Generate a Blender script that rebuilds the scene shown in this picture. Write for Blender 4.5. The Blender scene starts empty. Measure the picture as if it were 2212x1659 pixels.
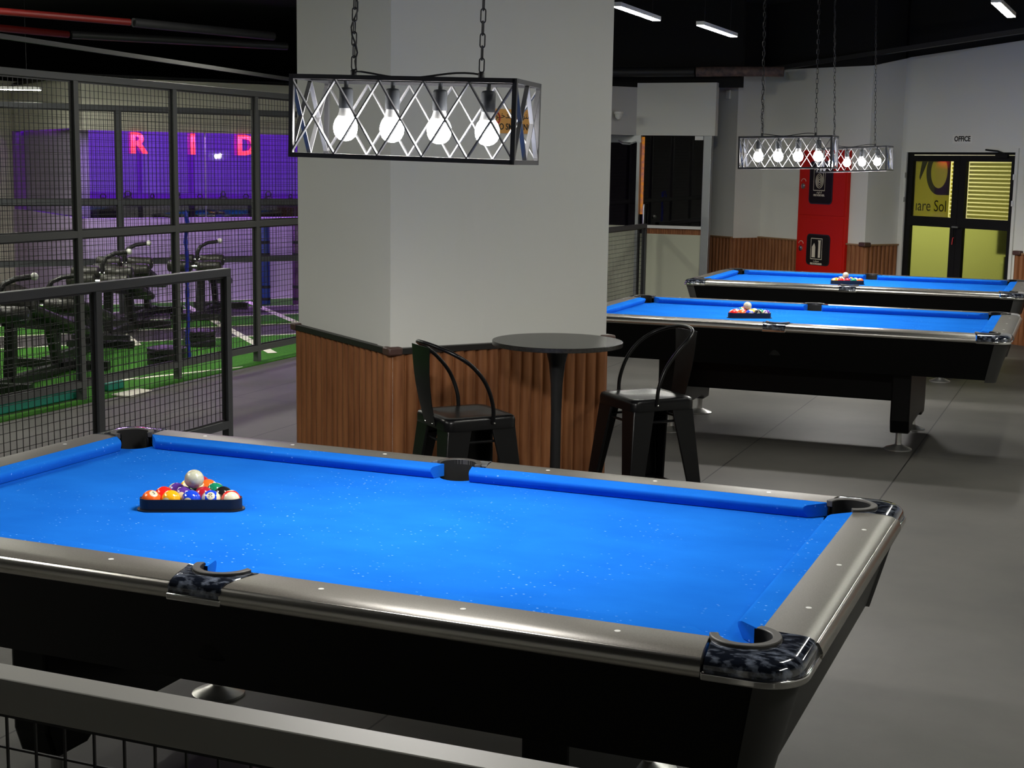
import bpy, bmesh, math, random
from mathutils import Vector, Matrix
PI = math.pi
random.seed(4)
scene = bpy.context.scene
COL = scene.collection

# ------------------------------------------------------------------ camera, world, exposure
cam_d = bpy.data.cameras.new('camera'); cam = bpy.data.objects.new('camera', cam_d); COL.objects.link(cam)
cam.location = (1.9246, -3.5617, 1.7839)
cam.rotation_euler = (1.4200, -0.0151, 0.3915)
cam_d.sensor_width = 36.0
cam_d.lens = 3138.24 * 36.0 / 2212.0
cam_d.clip_start = 0.05; cam_d.clip_end = 100
scene.camera = cam
world = bpy.data.worlds.new('world'); scene.world = world; world.use_nodes = True
world.node_tree.nodes['Background'].inputs[0].default_value = (0.8, 0.85, 1.0, 1)
world.node_tree.nodes['Background'].inputs[1].default_value = 0.012
scene.view_settings.view_transform = 'Standard'
scene.view_settings.look = 'None'
scene.view_settings.gamma = 1.0
scene.view_settings.use_curve_mapping = False
scene.view_settings.exposure = 1.45
scene.cycles.use_denoising = True
scene.cycles.max_bounces = 6
scene.cycles.diffuse_bounces = 3
scene.cycles.glossy_bounces = 4
scene.cycles.transmission_bounces = 4
scene.cycles.transparent_max_bounces = 12
scene.cycles.sample_clamp_indirect = 4.0
scene.cycles.caustics_reflective = False
scene.cycles.caustics_refractive = False

BULB = 28.0         # pendant bulb emission
TUBE = 42.0         # ceiling strip emission
DOWN = 7.0         # downward light of each pendant bulb, watts
GYM = 95.0           # unseen added gym strips

# ------------------------------------------------------------------ materials
MATS = {}
def mat(name, col, rough=0.5, metal=0.0, spec=0.5, emit=0.0, col2=None, nscale=8.0, bump=0.0, bscale=60.0, coat=0.0, detail=3.0, stretch=None, lo=0.35, hi=0.65):
    m = bpy.data.materials.new(name); m.use_nodes = True
    nt = m.node_tree; b = nt.nodes['Principled BSDF']
    b.inputs['Base Color'].default_value = (*col, 1)
    b.inputs['Roughness'].default_value = rough
    b.inputs['Metallic'].default_value = metal
    b.inputs['Specular IOR Level'].default_value = spec
    b.inputs['Coat Weight'].default_value = coat
    if emit > 0:
        b.inputs['Emission Color'].default_value = (*col, 1)
        b.inputs['Emission Strength'].default_value = emit
    if col2 or bump:
        tc = nt.nodes.new('ShaderNodeTexCoord'); mp = nt.nodes.new('ShaderNodeMapping')
        nt.links.new(tc.outputs['Object'], mp.inputs['Vector'])
        if stretch: mp.inputs['Scale'].default_value = stretch
    if col2:
        n = nt.nodes.new('ShaderNodeTexNoise'); n.inputs['Scale'].default_value = nscale; n.inputs['Detail'].default_value = detail
        r = nt.nodes.new('ShaderNodeValToRGB')
        r.color_ramp.elements[0].color = (*col, 1); r.color_ramp.elements[1].color = (*col2, 1)
        r.color_ramp.elements[0].position = lo; r.color_ramp.elements[1].position = hi
        nt.links.new(mp.outputs[0], n.inputs['Vector']); nt.links.new(n.outputs['Fac'], r.inputs[0])
        nt.links.new(r.outputs[0], b.inputs['Base Color'])
    if bump:
        n2 = nt.nodes.new('ShaderNodeTexNoise'); n2.inputs['Scale'].default_value = bscale; n2.inputs['Detail'].default_value = 4
        bp = nt.nodes.new('ShaderNodeBump'); bp.inputs['Strength'].default_value = bump; bp.inputs['Distance'].default_value = 0.002
        nt.links.new(mp.outputs[0], n2.inputs['Vector']); nt.links.new(n2.outputs['Fac'], bp.inputs['Height'])
        nt.links.new(bp.outputs[0], b.inputs['Normal'])
    MATS[name] = m
    return m

M_blackmetal = mat('black_metal', (0.012, 0.012, 0.013), 0.42, 0.0, 0.5)
M_framemetal = mat('charcoal_metal', (0.050, 0.053, 0.060), 0.45, 0.0, 0.5)
M_stool = mat('stool_black', (0.004, 0.004, 0.0045), 0.28, 0.0, 0.28)
M_lamp = mat('lamp_metal', (0.040, 0.040, 0.044), 0.40, 0.2, 0.5)
M_lattice = mat('lattice_lit_metal', (0.20, 0.20, 0.21), 0.35, 0.25, 0.5)  # lamp metal lightened; the bulbs' light on the strips is in the colour
M_chain = mat('chain_metal', (0.03, 0.03, 0.035), 0.45, 0.5)
M_socket = mat('socket_grey', (0.045, 0.05, 0.06), 0.5)
M_bulbneck = mat('bulb_neck', (0.8, 0.8, 0.8), 0.4)
M_bulb = mat('bulb_glow', (1.0, 0.97, 0.93), 0.4, emit=BULB)
M_tube = mat('strip_glow', (1.0, 0.99, 0.90), 0.4, emit=TUBE)
M_gymtube = mat('gym_strip_glow', (1.0, 0.98, 0.86), 0.4, emit=GYM)
M_white = mat('white_plastic', (0.75, 0.75, 0.73), 0.45)
M_wall = mat('wall_grey_paint', (0.72, 0.72, 0.68), 0.75, bump=0.08, bscale=120)
M_black = mat('ceiling_black', (0.006, 0.006, 0.007), 0.9)
M_cream = mat('cream_paint', (0.70, 0.68, 0.56), 0.8)
M_apron = mat('apron_black', (0.0012, 0.0012, 0.0014), 0.4, 0, 0.2)
M_post = mat('apron_corner_grey', (0.055, 0.055, 0.053), 0.6, 0.0)
M_chrome = mat('chrome', (0.75, 0.74, 0.72), 0.14, 1.0)
M_trimmetal = mat('rail_trim_metal', (0.52, 0.50, 0.46), 0.25, 1.0)
M_foreground = mat('railing_lit_grey', (0.42, 0.41, 0.38), 0.5)  # charcoal railing metal lightened; light from above is put into the colour
M_partition = mat('partition_charcoal', (0.075, 0.077, 0.075), 0.5)
M_foot = mat('foot_chrome', (0.62, 0.62, 0.60), 0.32, 0.85)
M_railtop = mat('rail_laminate', (0.125, 0.116, 0.100), 0.36, 0.35, 0.5, col2=(0.155, 0.144, 0.125), nscale=260, detail=2)
M_marble = mat('marbled_casting', (0.006, 0.008, 0.014), 0.09, 0.0, 0.8, col2=(0.20, 0.23, 0.30), nscale=38, detail=7, coat=1.0, lo=0.47, hi=0.78, stretch=(1, 1.8, 1))
M_rubber = mat('pocket_rubber', (0.045, 0.042, 0.038), 0.5)
M_hole = mat('pocket_black', (0.002, 0.002, 0.002), 0.9)
M_sight = mat('sight_white', (0.75, 0.75, 0.72), 0.3)
M_rack = mat('rack_black', (0.006, 0.006, 0.008), 0.45)
M_red = mat('cabinet_red', (0.56, 0.012, 0.005), 0.5, 0, 0.2)
M_redlet = mat('letter_red', (1.0, 0.03, 0.04), 0.4, emit=0.75)
M_pane_dark = mat('cabinet_window', (0.014, 0.013, 0.011), 0.35, 0, 0.08)
M_print = mat('print_cream', (0.72, 0.66, 0.52), 0.6)
M_ink = mat('ink_black', (0.008, 0.008, 0.008), 0.6)
M_silver = mat('brushed_silver', (0.42, 0.44, 0.46), 0.35, 0.7)
M_doorblack = mat('door_black', (0.008, 0.008, 0.008), 0.6, 0, 0.15)
M_yellow = mat('poster_yellow', (0.90, 0.80, 0.16), 0.5)
M_blind = mat('blind_slats', (0.85, 0.82, 0.42), 0.5)
M_orange = mat('sign_orange', (0.85, 0.42, 0.10), 0.5)
M_signred = mat('sign_red', (0.6, 0.03, 0.03), 0.5)
M_teal = mat('teal_vinyl', (0.03, 0.32, 0.25), 0.5)
M_matwhite = mat('mat_white', (0.75, 0.73, 0.62), 0.6)
M_pad = mat('bench_vinyl', (0.030, 0.030, 0.024), 0.38)
M_steel = mat('bench_steel', (0.02, 0.02, 0.02), 0.4, 0.2)
M_grip = mat('grip_white', (0.85, 0.85, 0.8), 0.3)
M_blue = mat('bag_blue', (0.012, 0.04, 0.30), 0.45)
M_purplebag = mat('bag_purple', (0.09, 0.018, 0.14), 0.45)
M_band = mat('bag_band', (0.008, 0.008, 0.02), 0.5)
M_rope = mat('rope_blue', (0.015, 0.03, 0.42), 0.5)
M_lav = mat('lavender_wall', (0.66, 0.52, 0.80), 0.7)
M_studio = mat('studio_wall', (0.30, 0.10, 0.62), 0.6)
M_redpipe = mat('pipe_red', (0.13, 0.005, 0.004), 0.5)
M_pipe = mat('pipe_dark', (0.018, 0.018, 0.02), 0.5)
M_tray = mat('tray_grey', (0.09, 0.09, 0.09), 0.6)
M_foam = mat('pipe_foil', (0.22, 0.14, 0.12), 0.6, col2=(0.08, 0.06, 0.06), nscale=14)
M_brownjoint = mat('brown_joint', (0.075, 0.035, 0.028), 0.45)
M_capdark = mat('cap_dark', (0.012, 0.010, 0.009), 0.45)
M_captan = mat('cap_tan', (0.30, 0.17, 0.08), 0.5)
M_creampanel = mat('cream_panel', (0.50, 0.52, 0.40), 0.45)
M_poster_glow = mat('poster_orange_glow', (1.0, 0.35, 0.02), 0.5, emit=0.07, col2=(0.35, 0.12, 0.4), nscale=16)  # weak emission brightens the poster, which is no lamp
M_line = mat('turf_line_white', (0.75, 0.75, 0.62), 0.7)
M_darkrub = mat('rubber_dark', (0.035, 0.032, 0.028), 0.7)
M_bikes = mat('bike_dark', (0.01, 0.008, 0.015), 0.4)
M_doc = mat('room_dark', (0.02, 0.02, 0.02), 0.8)
M_bartop = mat('bar_top_black', (0.016, 0.015, 0.014), 0.25, 0, 0.35, col2=(0.028, 0.026, 0.024), nscale=70)

def glass_mat(name, tint, rough, gloss, trans):
    m = bpy.data.materials.new(name); m.use_nodes = True; nt = m.node_tree
    for n in list(nt.nodes): nt.nodes.remove(n)
    out = nt.nodes.new('ShaderNodeOutputMaterial'); mx = nt.nodes.new('ShaderNodeMixShader')
    g = nt.nodes.new('ShaderNodeBsdfGlossy'); g.inputs['Roughness'].default_value = rough; g.inputs['Color'].default_value = (*gloss, 1)
    t = nt.nodes.new('ShaderNodeBsdfTransparent'); t.inputs['Color'].default_value = (*tint, 1)
    mx.inputs[0].default_value = trans
    nt.links.new(g.outputs[0], mx.inputs[1]); nt.links.new(t.outputs[0], mx.inputs[2]); nt.links.new(mx.outputs[0], out.inputs[0])
    return m
M_glass = glass_mat('clear_glass', (0.9, 0.9, 0.95), 0.02, (0.9, 0.9, 0.9), 0.90)
M_darkglass = glass_mat('dark_glass', (0.20, 0.20, 0.20), 0.02, (0.5, 0.5, 0.5), 0.80)
M_tintglass = glass_mat('yellow_glass', (0.95, 0.95, 0.70), 0.05, (0.6, 0.6, 0.5), 0.90)
def frost_mat():
    m = bpy.data.materials.new('frosted_yellow'); m.use_nodes = True; nt = m.node_tree
    b = nt.nodes['Principled BSDF']; b.inputs['Base Color'].default_value = (0.40, 0.45, 0.14, 1)
    b.inputs['Roughness'].default_value = 0.16; b.inputs['Transmission Weight'].default_value = 1.0; b.inputs['IOR'].default_value = 1.1
    return m
M_frost = frost_mat()

def cloth_mat():
    m = bpy.data.materials.new('blue_cloth'); m.use_nodes = True; nt = m.node_tree; b = nt.nodes['Principled BSDF']
    b.inputs['Roughness'].default_value = 0.95; b.inputs['Specular IOR Level'].default_value = 0.0
    tc = nt.nodes.new('ShaderNodeTexCoord')
    n1 = nt.nodes.new('ShaderNodeTexNoise'); n1.inputs['Scale'].default_value = 4; n1.inputs['Detail'].default_value = 5
    mp = nt.nodes.new('ShaderNodeMapping'); mp.inputs['Scale'].default_value = (1.0, 1.5, 1.0)
    mp2 = nt.nodes.new('ShaderNodeMapping'); mp2.inputs['Scale'].default_value = (45.0, 75.0, 45.0)
    v = nt.nodes.new('ShaderNodeTexVoronoi'); v.inputs['Scale'].default_value = 1.0; v.inputs['Randomness'].default_value = 1.0
    v.feature = 'F1'
    nt.links.new(tc.outputs['Object'], mp.inputs[0]); nt.links.new(tc.outputs['Object'], mp2.inputs[0])
    nt.links.new(mp.outputs[0], n1.inputs['Vector']); nt.links.new(mp2.outputs[0], v.inputs['Vector'])
    r = nt.nodes.new('ShaderNodeValToRGB')
    r.color_ramp.elements[0].color = (0.010, 0.130, 0.58, 1); r.color_ramp.elements[0].position = 0.3
    r.color_ramp.elements[1].color = (0.013, 0.158, 0.65, 1); r.color_ramp.elements[1].position = 0.7
    nt.links.new(n1.outputs['Fac'], r.inputs[0])
    # lint specks: small, sparse, clustered
    r2 = nt.nodes.new('ShaderNodeValToRGB'); r2.color_ramp.elements[0].color = (1, 1, 1, 1); r2.color_ramp.elements[0].position = 0.10
    r2.color_ramp.elements[1].color = (0, 0, 0, 1); r2.color_ramp.elements[1].position = 0.17
    nt.links.new(v.outputs['Distance'], r2.inputs[0])
    sp = nt.nodes.new('ShaderNodeSeparateColor'); nt.links.new(v.outputs['Color'], sp.inputs[0])
    gt = nt.nodes.new('ShaderNodeMath'); gt.operation = 'GREATER_THAN'; gt.inputs[1].default_value = 0.5
    nt.links.new(sp.outputs[0], gt.inputs[0])
    n3 = nt.nodes.new('ShaderNodeTexNoise'); n3.inputs['Scale'].default_value = 2.6; n3.inputs['Detail'].default_value = 2
    nt.links.new(tc.outputs['Object'], n3.inputs['Vector'])
    r3 = nt.nodes.new('ShaderNodeValToRGB'); r3.color_ramp.elements[0].position = 0.42; r3.color_ramp.elements[1].position = 0.62
    nt.links.new(n3.outputs['Fac'], r3.inputs[0])
    mu = nt.nodes.new('ShaderNodeMath'); mu.operation = 'MULTIPLY'; nt.links.new(r2.outputs[0], mu.inputs[0]); nt.links.new(gt.outputs[0], mu.inputs[1])
    mu2 = nt.nodes.new('ShaderNodeMath'); mu2.operation = 'MULTIPLY'; nt.links.new(mu.outputs[0], mu2.inputs[0]); nt.links.new(r3.outputs[0], mu2.inputs[1])
    mu3 = nt.nodes.new('ShaderNodeMath'); mu3.operation = 'MULTIPLY'; mu3.inputs[1].default_value = 0.8; nt.links.new(mu2.outputs[0], mu3.inputs[0])
    mx = nt.nodes.new('ShaderNodeMix'); mx.data_type = 'RGBA'
    nt.links.new(mu3.outputs[0], mx.inputs['Factor']); nt.links.new(r.outputs[0], mx.inputs['A']); mx.inputs['B'].default_value = (0.35, 0.60, 1.0, 1)
    nt.links.new(mx.outputs['Result'], b.inputs['Base Color'])
    return m
M_cloth = cloth_mat()

def floor_mat():
    m = bpy.data.materials.new('rubber_floor'); m.use_nodes = True; nt = m.node_tree; b = nt.nodes['Principled BSDF']
    tc = nt.nodes.new('ShaderNodeTexCoord')
    mp = nt.nodes.new('ShaderNodeMapping'); nt.links.new(tc.outputs['Object'], mp.inputs[0])
    n1 = nt.nodes.new('ShaderNodeTexNoise'); n1.inputs['Scale'].default_value = 1.3; n1.inputs['Detail'].default_value = 8; n1.inputs['Roughness'].default_value = 0.6
    nt.links.new(mp.outputs[0], n1.inputs['Vector'])
    n2 = nt.nodes.new('ShaderNodeTexNoise'); n2.inputs['Scale'].default_value = 350; nt.links.new(mp.outputs[0], n2.inputs['Vector'])
    r = nt.nodes.new('ShaderNodeValToRGB')
    r.color_ramp.elements[0].color = (0.072, 0.070, 0.064, 1); r.color_ramp.elements[0].position = 0.3
    r.color_ramp.elements[1].color = (0.112, 0.107, 0.096, 1); r.color_ramp.elements[1].position = 0.7
    nt.links.new(n1.outputs['Fac'], r.inputs[0])
    # sheet seams along y every 1.2 m, and a few along x
    sx = nt.nodes.new('ShaderNodeSeparateXYZ'); nt.links.new(mp.outputs[0], sx.inputs[0])
    def seam(out, period, off, w):
        a = nt.nodes.new('ShaderNodeMath'); a.operation = 'ADD'; a.inputs[1].default_value = off; nt.links.new(out, a.inputs[0])
        p = nt.nodes.new('ShaderNodeMath'); p.operation = 'PINGPONG'; p.inputs[1].default_value = period / 2; nt.links.new(a.outputs[0], p.inputs[0])
        l = nt.nodes.new('ShaderNodeMath'); l.operation = 'LESS_THAN'; l.inputs[1].default_value = w; nt.links.new(p.outputs[0], l.inputs[0])
        return l.outputs[0]
    s1 = seam(sx.outputs['X'], 1.0, 0.15, 0.004)
    s2 = seam(sx.outputs['Y'], 10.0, 4.3, 0.003)
    mxx = nt.nodes.new('ShaderNodeMath'); mxx.operation = 'MAXIMUM'; nt.links.new(s1, mxx.inputs[0]); nt.links.new(s2, mxx.inputs[1])
    mx = nt.nodes.new('ShaderNodeMix'); mx.data_type = 'RGBA'
    nt.links.new(mxx.outputs[0], mx.inputs['Factor']); nt.links.new(r.outputs[0], mx.inputs['A']); mx.inputs['B'].default_value = (0.015, 0.015, 0.015, 1)
    nt.links.new(mx.outputs['Result'], b.inputs['Base Color'])
    b.inputs['Roughness'].default_value = 0.55; b.inputs['Specular IOR Level'].default_value = 0.35
    bp = nt.nodes.new('ShaderNodeBump'); bp.inputs['Strength'].default_value = 0.12; bp.inputs['Distance'].default_value = 0.002
    nt.links.new(n2.outputs['Fac'], bp.inputs['Height']); nt.links.new(bp.outputs[0], b.inputs['Normal'])
    return m
M_floor = floor_mat()
M_turf = mat('green_turf', (0.035, 0.13, 0.015), 0.9, 0, 0.1, col2=(0.055, 0.19, 0.025), nscale=60, bump=0.6, bscale=300)

def wood_mat():
    m = bpy.data.materials.new('brown_flutes'); m.use_nodes = True; nt = m.node_tree; b = nt.nodes['Principled BSDF']
    tc = nt.nodes.new('ShaderNodeTexCoord'); mp = nt.nodes.new('ShaderNodeMapping'); mp.inputs['Scale'].default_value = (16, 16, 1.2)
    nt.links.new(tc.outputs['Object'], mp.inputs[0])
    n1 = nt.nodes.new('ShaderNodeTexNoise'); n1.inputs['Scale'].default_value = 2.2; n1.inputs['Detail'].default_value = 6
    nt.links.new(mp.outputs[0], n1.inputs['Vector'])
    r = nt.nodes.new('ShaderNodeValToRGB')
    r.color_ramp.elements[0].color = (0.200, 0.072, 0.027, 1); r.color_ramp.elements[0].position = 0.3
    r.color_ramp.elements[1].color = (0.330, 0.135, 0.052, 1); r.color_ramp.elements[1].position = 0.7
    nt.links.new(n1.outputs['Fac'], r.inputs[0]); nt.links.new(r.outputs[0], b.inputs['Base Color'])
    b.inputs['Roughness'].default_value = 0.5; b.inputs['Specular IOR Level'].default_value = 0.3
    return m
M_flute = wood_mat()

def ball_mat(name, col, stripe, numbered=True):
    m = bpy.data.materials.new(name); m.use_nodes = True; nt = m.node_tree; b = nt.nodes['Principled BSDF']
    b.inputs['Roughness'].default_value = 0.12; b.inputs['Coat Weight'].default_value = 0.4
    ivory = (0.72, 0.66, 0.46, 1)
    tc = nt.nodes.new('ShaderNodeTexCoord'); s = nt.nodes.new('ShaderNodeSeparateXYZ'); nt.links.new(tc.outputs['Object'], s.inputs[0])
    R_ = 0.0286
    def m_(op, a, v=None, bb=None):
        n = nt.nodes.new('ShaderNodeMath'); n.operation = op; nt.links.new(a, n.inputs[0])
        if bb is not None: nt.links.new(bb, n.inputs[1])
        elif v is not None: n.inputs[1].default_value = v
        return n.outputs[0]
    ax = m_('ABSOLUTE', s.outputs['X']); fac = m_('GREATER_THAN', ax, R_ * 0.90)
    if stripe:
        az = m_('ABSOLUTE', s.outputs['Z']); f2 = m_('GREATER_THAN', az, R_ * 0.58)
        fac = m_('MAXIMUM', fac, bb=f2)
    mx = nt.nodes.new('ShaderNodeMix'); mx.data_type = 'RGBA'; nt.links.new(fac, mx.inputs['Factor'])
    mx.inputs['A'].default_value = (*col, 1); mx.inputs['B'].default_value = ivory
    nt.links.new(mx.outputs['Result'], b.inputs['Base Color'])
    return m
M_cue = mat('cue_ball_ivory', (0.50, 0.50, 0.37), 0.2, col2=(0.40, 0.39, 0.29), nscale=120, lo=0.5, hi=0.75, coat=0.3)

# ------------------------------------------------------------------ mesh helper
class MB:
    def __init__(s): s.v = []; s.f = []
    def add(s, vs, fs, M=None):
        o = len(s.v)
        for v in vs:
            v = Vector(v)
            if M is not None: v = M @ v
            s.v.append(v)
        for f in fs: s.f.append([i + o for i in f])
        return s
    def box(s, x0, x1, y0, y1, z0, z1, M=None):
        vs = [(x0,y0,z0),(x1,y0,z0),(x1,y1,z0),(x0,y1,z0),(x0,y0,z1),(x1,y0,z1),(x1,y1,z1),(x0,y1,z1)]
        return s.add(vs, [(0,3,2,1),(4,5,6,7),(0,1,5,4),(1,2,6,5),(2,3,7,6),(3,0,4,7)], M)
    def prism(s, poly, z0, z1, M=None):
        n = len(poly); vs = [(x, y, z0) for x, y in poly] + [(x, y, z1) for x, y in poly]
        a = sum(poly[i][0]*poly[(i+1)%n][1]-poly[(i+1)%n][0]*poly[i][1] for i in range(n))
        fs = [list(range(n))[::-1], list(range(n, 2*n))] + [(i, (i+1)%n, n+(i+1)%n, n+i) for i in range(n)]
        if a < 0: fs = [list(f)[::-1] for f in fs]
        return s.add(vs, fs, M)
    def loft(s, rings, cap=True, closed=True, M=None):
        n = len(rings[0]); vs = [p for r in rings for p in r]; fs = []
        for k in range(len(rings)-1):
            for i in range(n if closed else n-1):
                j = (i+1) % n
                fs.append((k*n+i, k*n+j, (k+1)*n+j, (k+1)*n+i))
        if cap: fs.append(list(range(n))[::-1]); fs.append([(len(rings)-1)*n+i for i in range(n)])
        return s.add(vs, fs, M)
    def tube(s, pts, r, n=8, closed=False, cap=True, flat=None):
        pts = [Vector(p) for p in pts]; N = len(pts); rings = []
        rr = r if isinstance(r, (list, tuple)) else [r]*N
        up = None
        for i in range(N):
            a = pts[(i-1) % N] if (closed or i > 0) else pts[i]
            c = pts[(i+1) % N] if (closed or i < N-1) else pts[i]
            t = (c-a).normalized()
            if up is None:
                up = Vector((0,0,1)) if abs(t.z) < 0.9 else Vector((1,0,0))
            u = (up - t*up.dot(t)).normalized(); w = t.cross(u); up = u
            ring = []
            for k in range(n):
                an = 2*PI*k/n + (PI/n if n == 4 else 0)
                fl = flat if flat else 1.0
                ring.append(tuple(pts[i] + u*math.cos(an)*rr[i]*fl + w*math.sin(an)*rr[i]))
            rings.append(ring)
        if closed:
            rings.append(rings[0]); return s.loft(rings, cap=False)
        return s.loft(rings, cap=cap)
    def bar(s, a, b, w, d=None, n=4):
        # square bar between two points, w x d
        a = Vector(a); b = Vector(b); t = (b-a).normalized()
        up = Vector((0,0,1)) if abs(t.z) < 0.95 else Vector((0,1,0))
        u = (up - t*up.dot(t)).normalized(); v = t.cross(u); d = d or w
        rings = [[tuple(p + u*sx*w/2 + v*sy*d/2) for sx, sy in ((-1,-1),(1,-1),(1,1),(-1,1))] for p in (a, b)]
        return s.loft(rings)
    def lathe(s, prof, n=24, M=None, c=(0,0)):
        rings = [[(c[0]+r*math.cos(2*PI*k/n), c[1]+r*math.sin(2*PI*k/n), z) for k in range(n)] for r, z in prof]
        return s.loft(rings, cap=True, M=M)
    def sphere(s, c, r, n=20, m=12, sc=(1,1,1)):
        rings = []
        for j in range(1, m):
            th = PI*j/m
            rings.append([(c[0]+r*sc[0]*math.sin(th)*math.cos(2*PI*k/n), c[1]+r*sc[1]*math.sin(th)*math.sin(2*PI*k/n), c[2]-r*sc[2]*math.cos(th)) for k in range(n)])
        o = len(s.v); s.loft(rings, cap=False)
        s.v.append(Vector((c[0], c[1], c[2]-r*sc[2]))); s.v.append(Vector((c[0], c[1], c[2]+r*sc[2])))
        a, b = len(s.v)-2, len(s.v)-1; L = o+(m-2)*n
        for k in range(n):
            s.f.append([a, o+(k+1)%n, o+k]); s.f.append([b, L+k, L+(k+1)%n])
        return s
    def build(s, name, m, parent=None, smooth=True, bevel=0.0, angle=35, segs=2):
        me = bpy.data.meshes.new(name)
        me.from_pydata([tuple(v) for v in s.v], [], [list(f) for f in s.f]); me.update()
        if isinstance(m, (list, tuple)):
            for x in m: me.materials.append(x)
        else: me.materials.append(m)
        if smooth:
            me.polygons.foreach_set('use_smooth', [True]*len(me.polygons))
            me.set_sharp_from_angle(angle=math.radians(angle))
        o = bpy.data.objects.new(name, me); COL.objects.link(o)
        if parent is not None: o.parent = parent
        if bevel:
            b = o.modifiers.new('bevel', 'BEVEL'); b.width = bevel; b.segments = segs; b.limit_method = 'ANGLE'; b.angle_limit = math.radians(40)
        return o

def tag(o, label=None, cat=None, group=None, kind=None):
    if label: o['label'] = label
    if cat: o['category'] = cat
    if group: o['group'] = group
    if kind: o['kind'] = kind
    return o
def empty(name, loc=(0,0,0), rz=0.0, label=None, cat=None, group=None, kind=None):
    o = bpy.data.objects.new(name, None); COL.objects.link(o); o.location = loc; o.rotation_euler = (0, 0, rz); o.empty_display_size = 0.1
    return tag(o, label, cat, group, kind)
def kids(o): return [c for c in bpy.data.objects if c.parent == o]
def copy_tree(o, parent=None):
    c = o.copy(); COL.objects.link(c); c.parent = parent
    for ch in kids(o): copy_tree(ch, c)
    return c
def struct(o, label=None): o['kind'] = 'structure'; return o

def text_mesh(name, body, size, m, M, parent=None, extrude=0.0006, align='CENTER', bold=0.0, sx=1.0):
    cu = bpy.data.curves.new('t', 'FONT'); cu.body = body; cu.size = size; cu.align_x = align; cu.align_y = 'CENTER'; cu.extrude = extrude; cu.offset = bold; cu.resolution_u = 3
    to = bpy.data.objects.new('t', cu); COL.objects.link(to)
    bpy.context.view_layer.update()
    me = bpy.data.meshes.new_from_object(to); bpy.data.objects.remove(to); bpy.data.curves.remove(cu)
    me.transform(M @ Matrix.Diagonal((sx, 1, 1, 1)))
    me.materials.clear(); me.materials.append(m); me.name = name
    o = bpy.data.objects.new(name, me); COL.objects.link(o)
    if parent is not None: o.parent = parent
    return o
def face_mtx(origin, right, normal):
    r = Vector(right).normalized(); n = Vector(normal).normalized(); u = n.cross(r)
    return Matrix(((r.x, u.x, n.x, origin[0]), (r.y, u.y, n.y, origin[1]), (r.z, u.z, n.z, origin[2]), (0, 0, 0, 1)))

DA = Vector((-0.8028, 0.5962, 0)); DB = Vector((0.5962, 0.8028, 0))      # the building's two wall directions
V2 = lambda x, y, z=0: Vector((x, y, z))

def wallquad(mb, P, Q, z0, z1, z1q=None, th=0.10):
    # wall panel from P to Q (left to right as seen), thickness going away from the room
    P = Vector((P[0], P[1], 0)); Q = Vector((Q[0], Q[1], 0)); d = (Q-P).normalized(); n = Vector((-d.y, d.x, 0))*th
    z1q = z1 if z1q is None else z1q
    vs = [(P.x,P.y,z0),(Q.x,Q.y,z0),(Q.x+n.x,Q.y+n.y,z0),(P.x+n.x,P.y+n.y,z0),(P.x,P.y,z1),(Q.x,Q.y,z1q),(Q.x+n.x,Q.y+n.y,z1q),(P.x+n.x,P.y+n.y,z1)]
    mb.add(vs, [(0,3,2,1),(4,5,6,7),(0,1,5,4),(1,2,6,5),(2,3,7,6),(3,0,4,7)])
def flutes(mb, P, Q, z0, z1, period=0.062, depth=0.020, base=0.006):
    P = Vector((P[0], P[1], 0)); Q = Vector((Q[0], Q[1], 0)); L = (Q-P).length; d = (Q-P)/L; n = Vector((d.y, -d.x, 0))
    k = max(1, round(L/period)); per = L/k; pts = []
    for i in range(k):
        for j in range(6):
            a = PI*j/6; pts.append((i*per + per*(0.5-0.44*math.cos(a)) , base+depth*math.sin(a)))
        pts.append((i*per+per*0.94, base)); 
    pts = [(0, -0.004)] + pts + [(L, base), (L, -0.004)]
    lo = [tuple(P+d*u+n*w+Vector((0,0,z0))) for u, w in pts]; hi = [tuple(P+d*u+n*w+Vector((0,0,z1))) for u, w in pts]
    mb.loft([lo, hi], cap=True, closed=True)

# ------------------------------------------------------------------ room shell
struct(MB().box(-14, 7, -8, 22, -0.12, 0.0).build('floor', M_floor, smooth=False))
struct(MB().box(-16, 8, -8, 24, 3.70, 3.80).build('ceiling', M_black, smooth=False))
struct(MB().box(5.2, 5.3, -8, 16, 0, 3.70).build('wall_right', M_wall, smooth=False))
struct(MB().box(-14, 5.2, -7.2, -7.1, 0, 3.70).build('wall_behind', M_wall, smooth=False))

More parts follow.
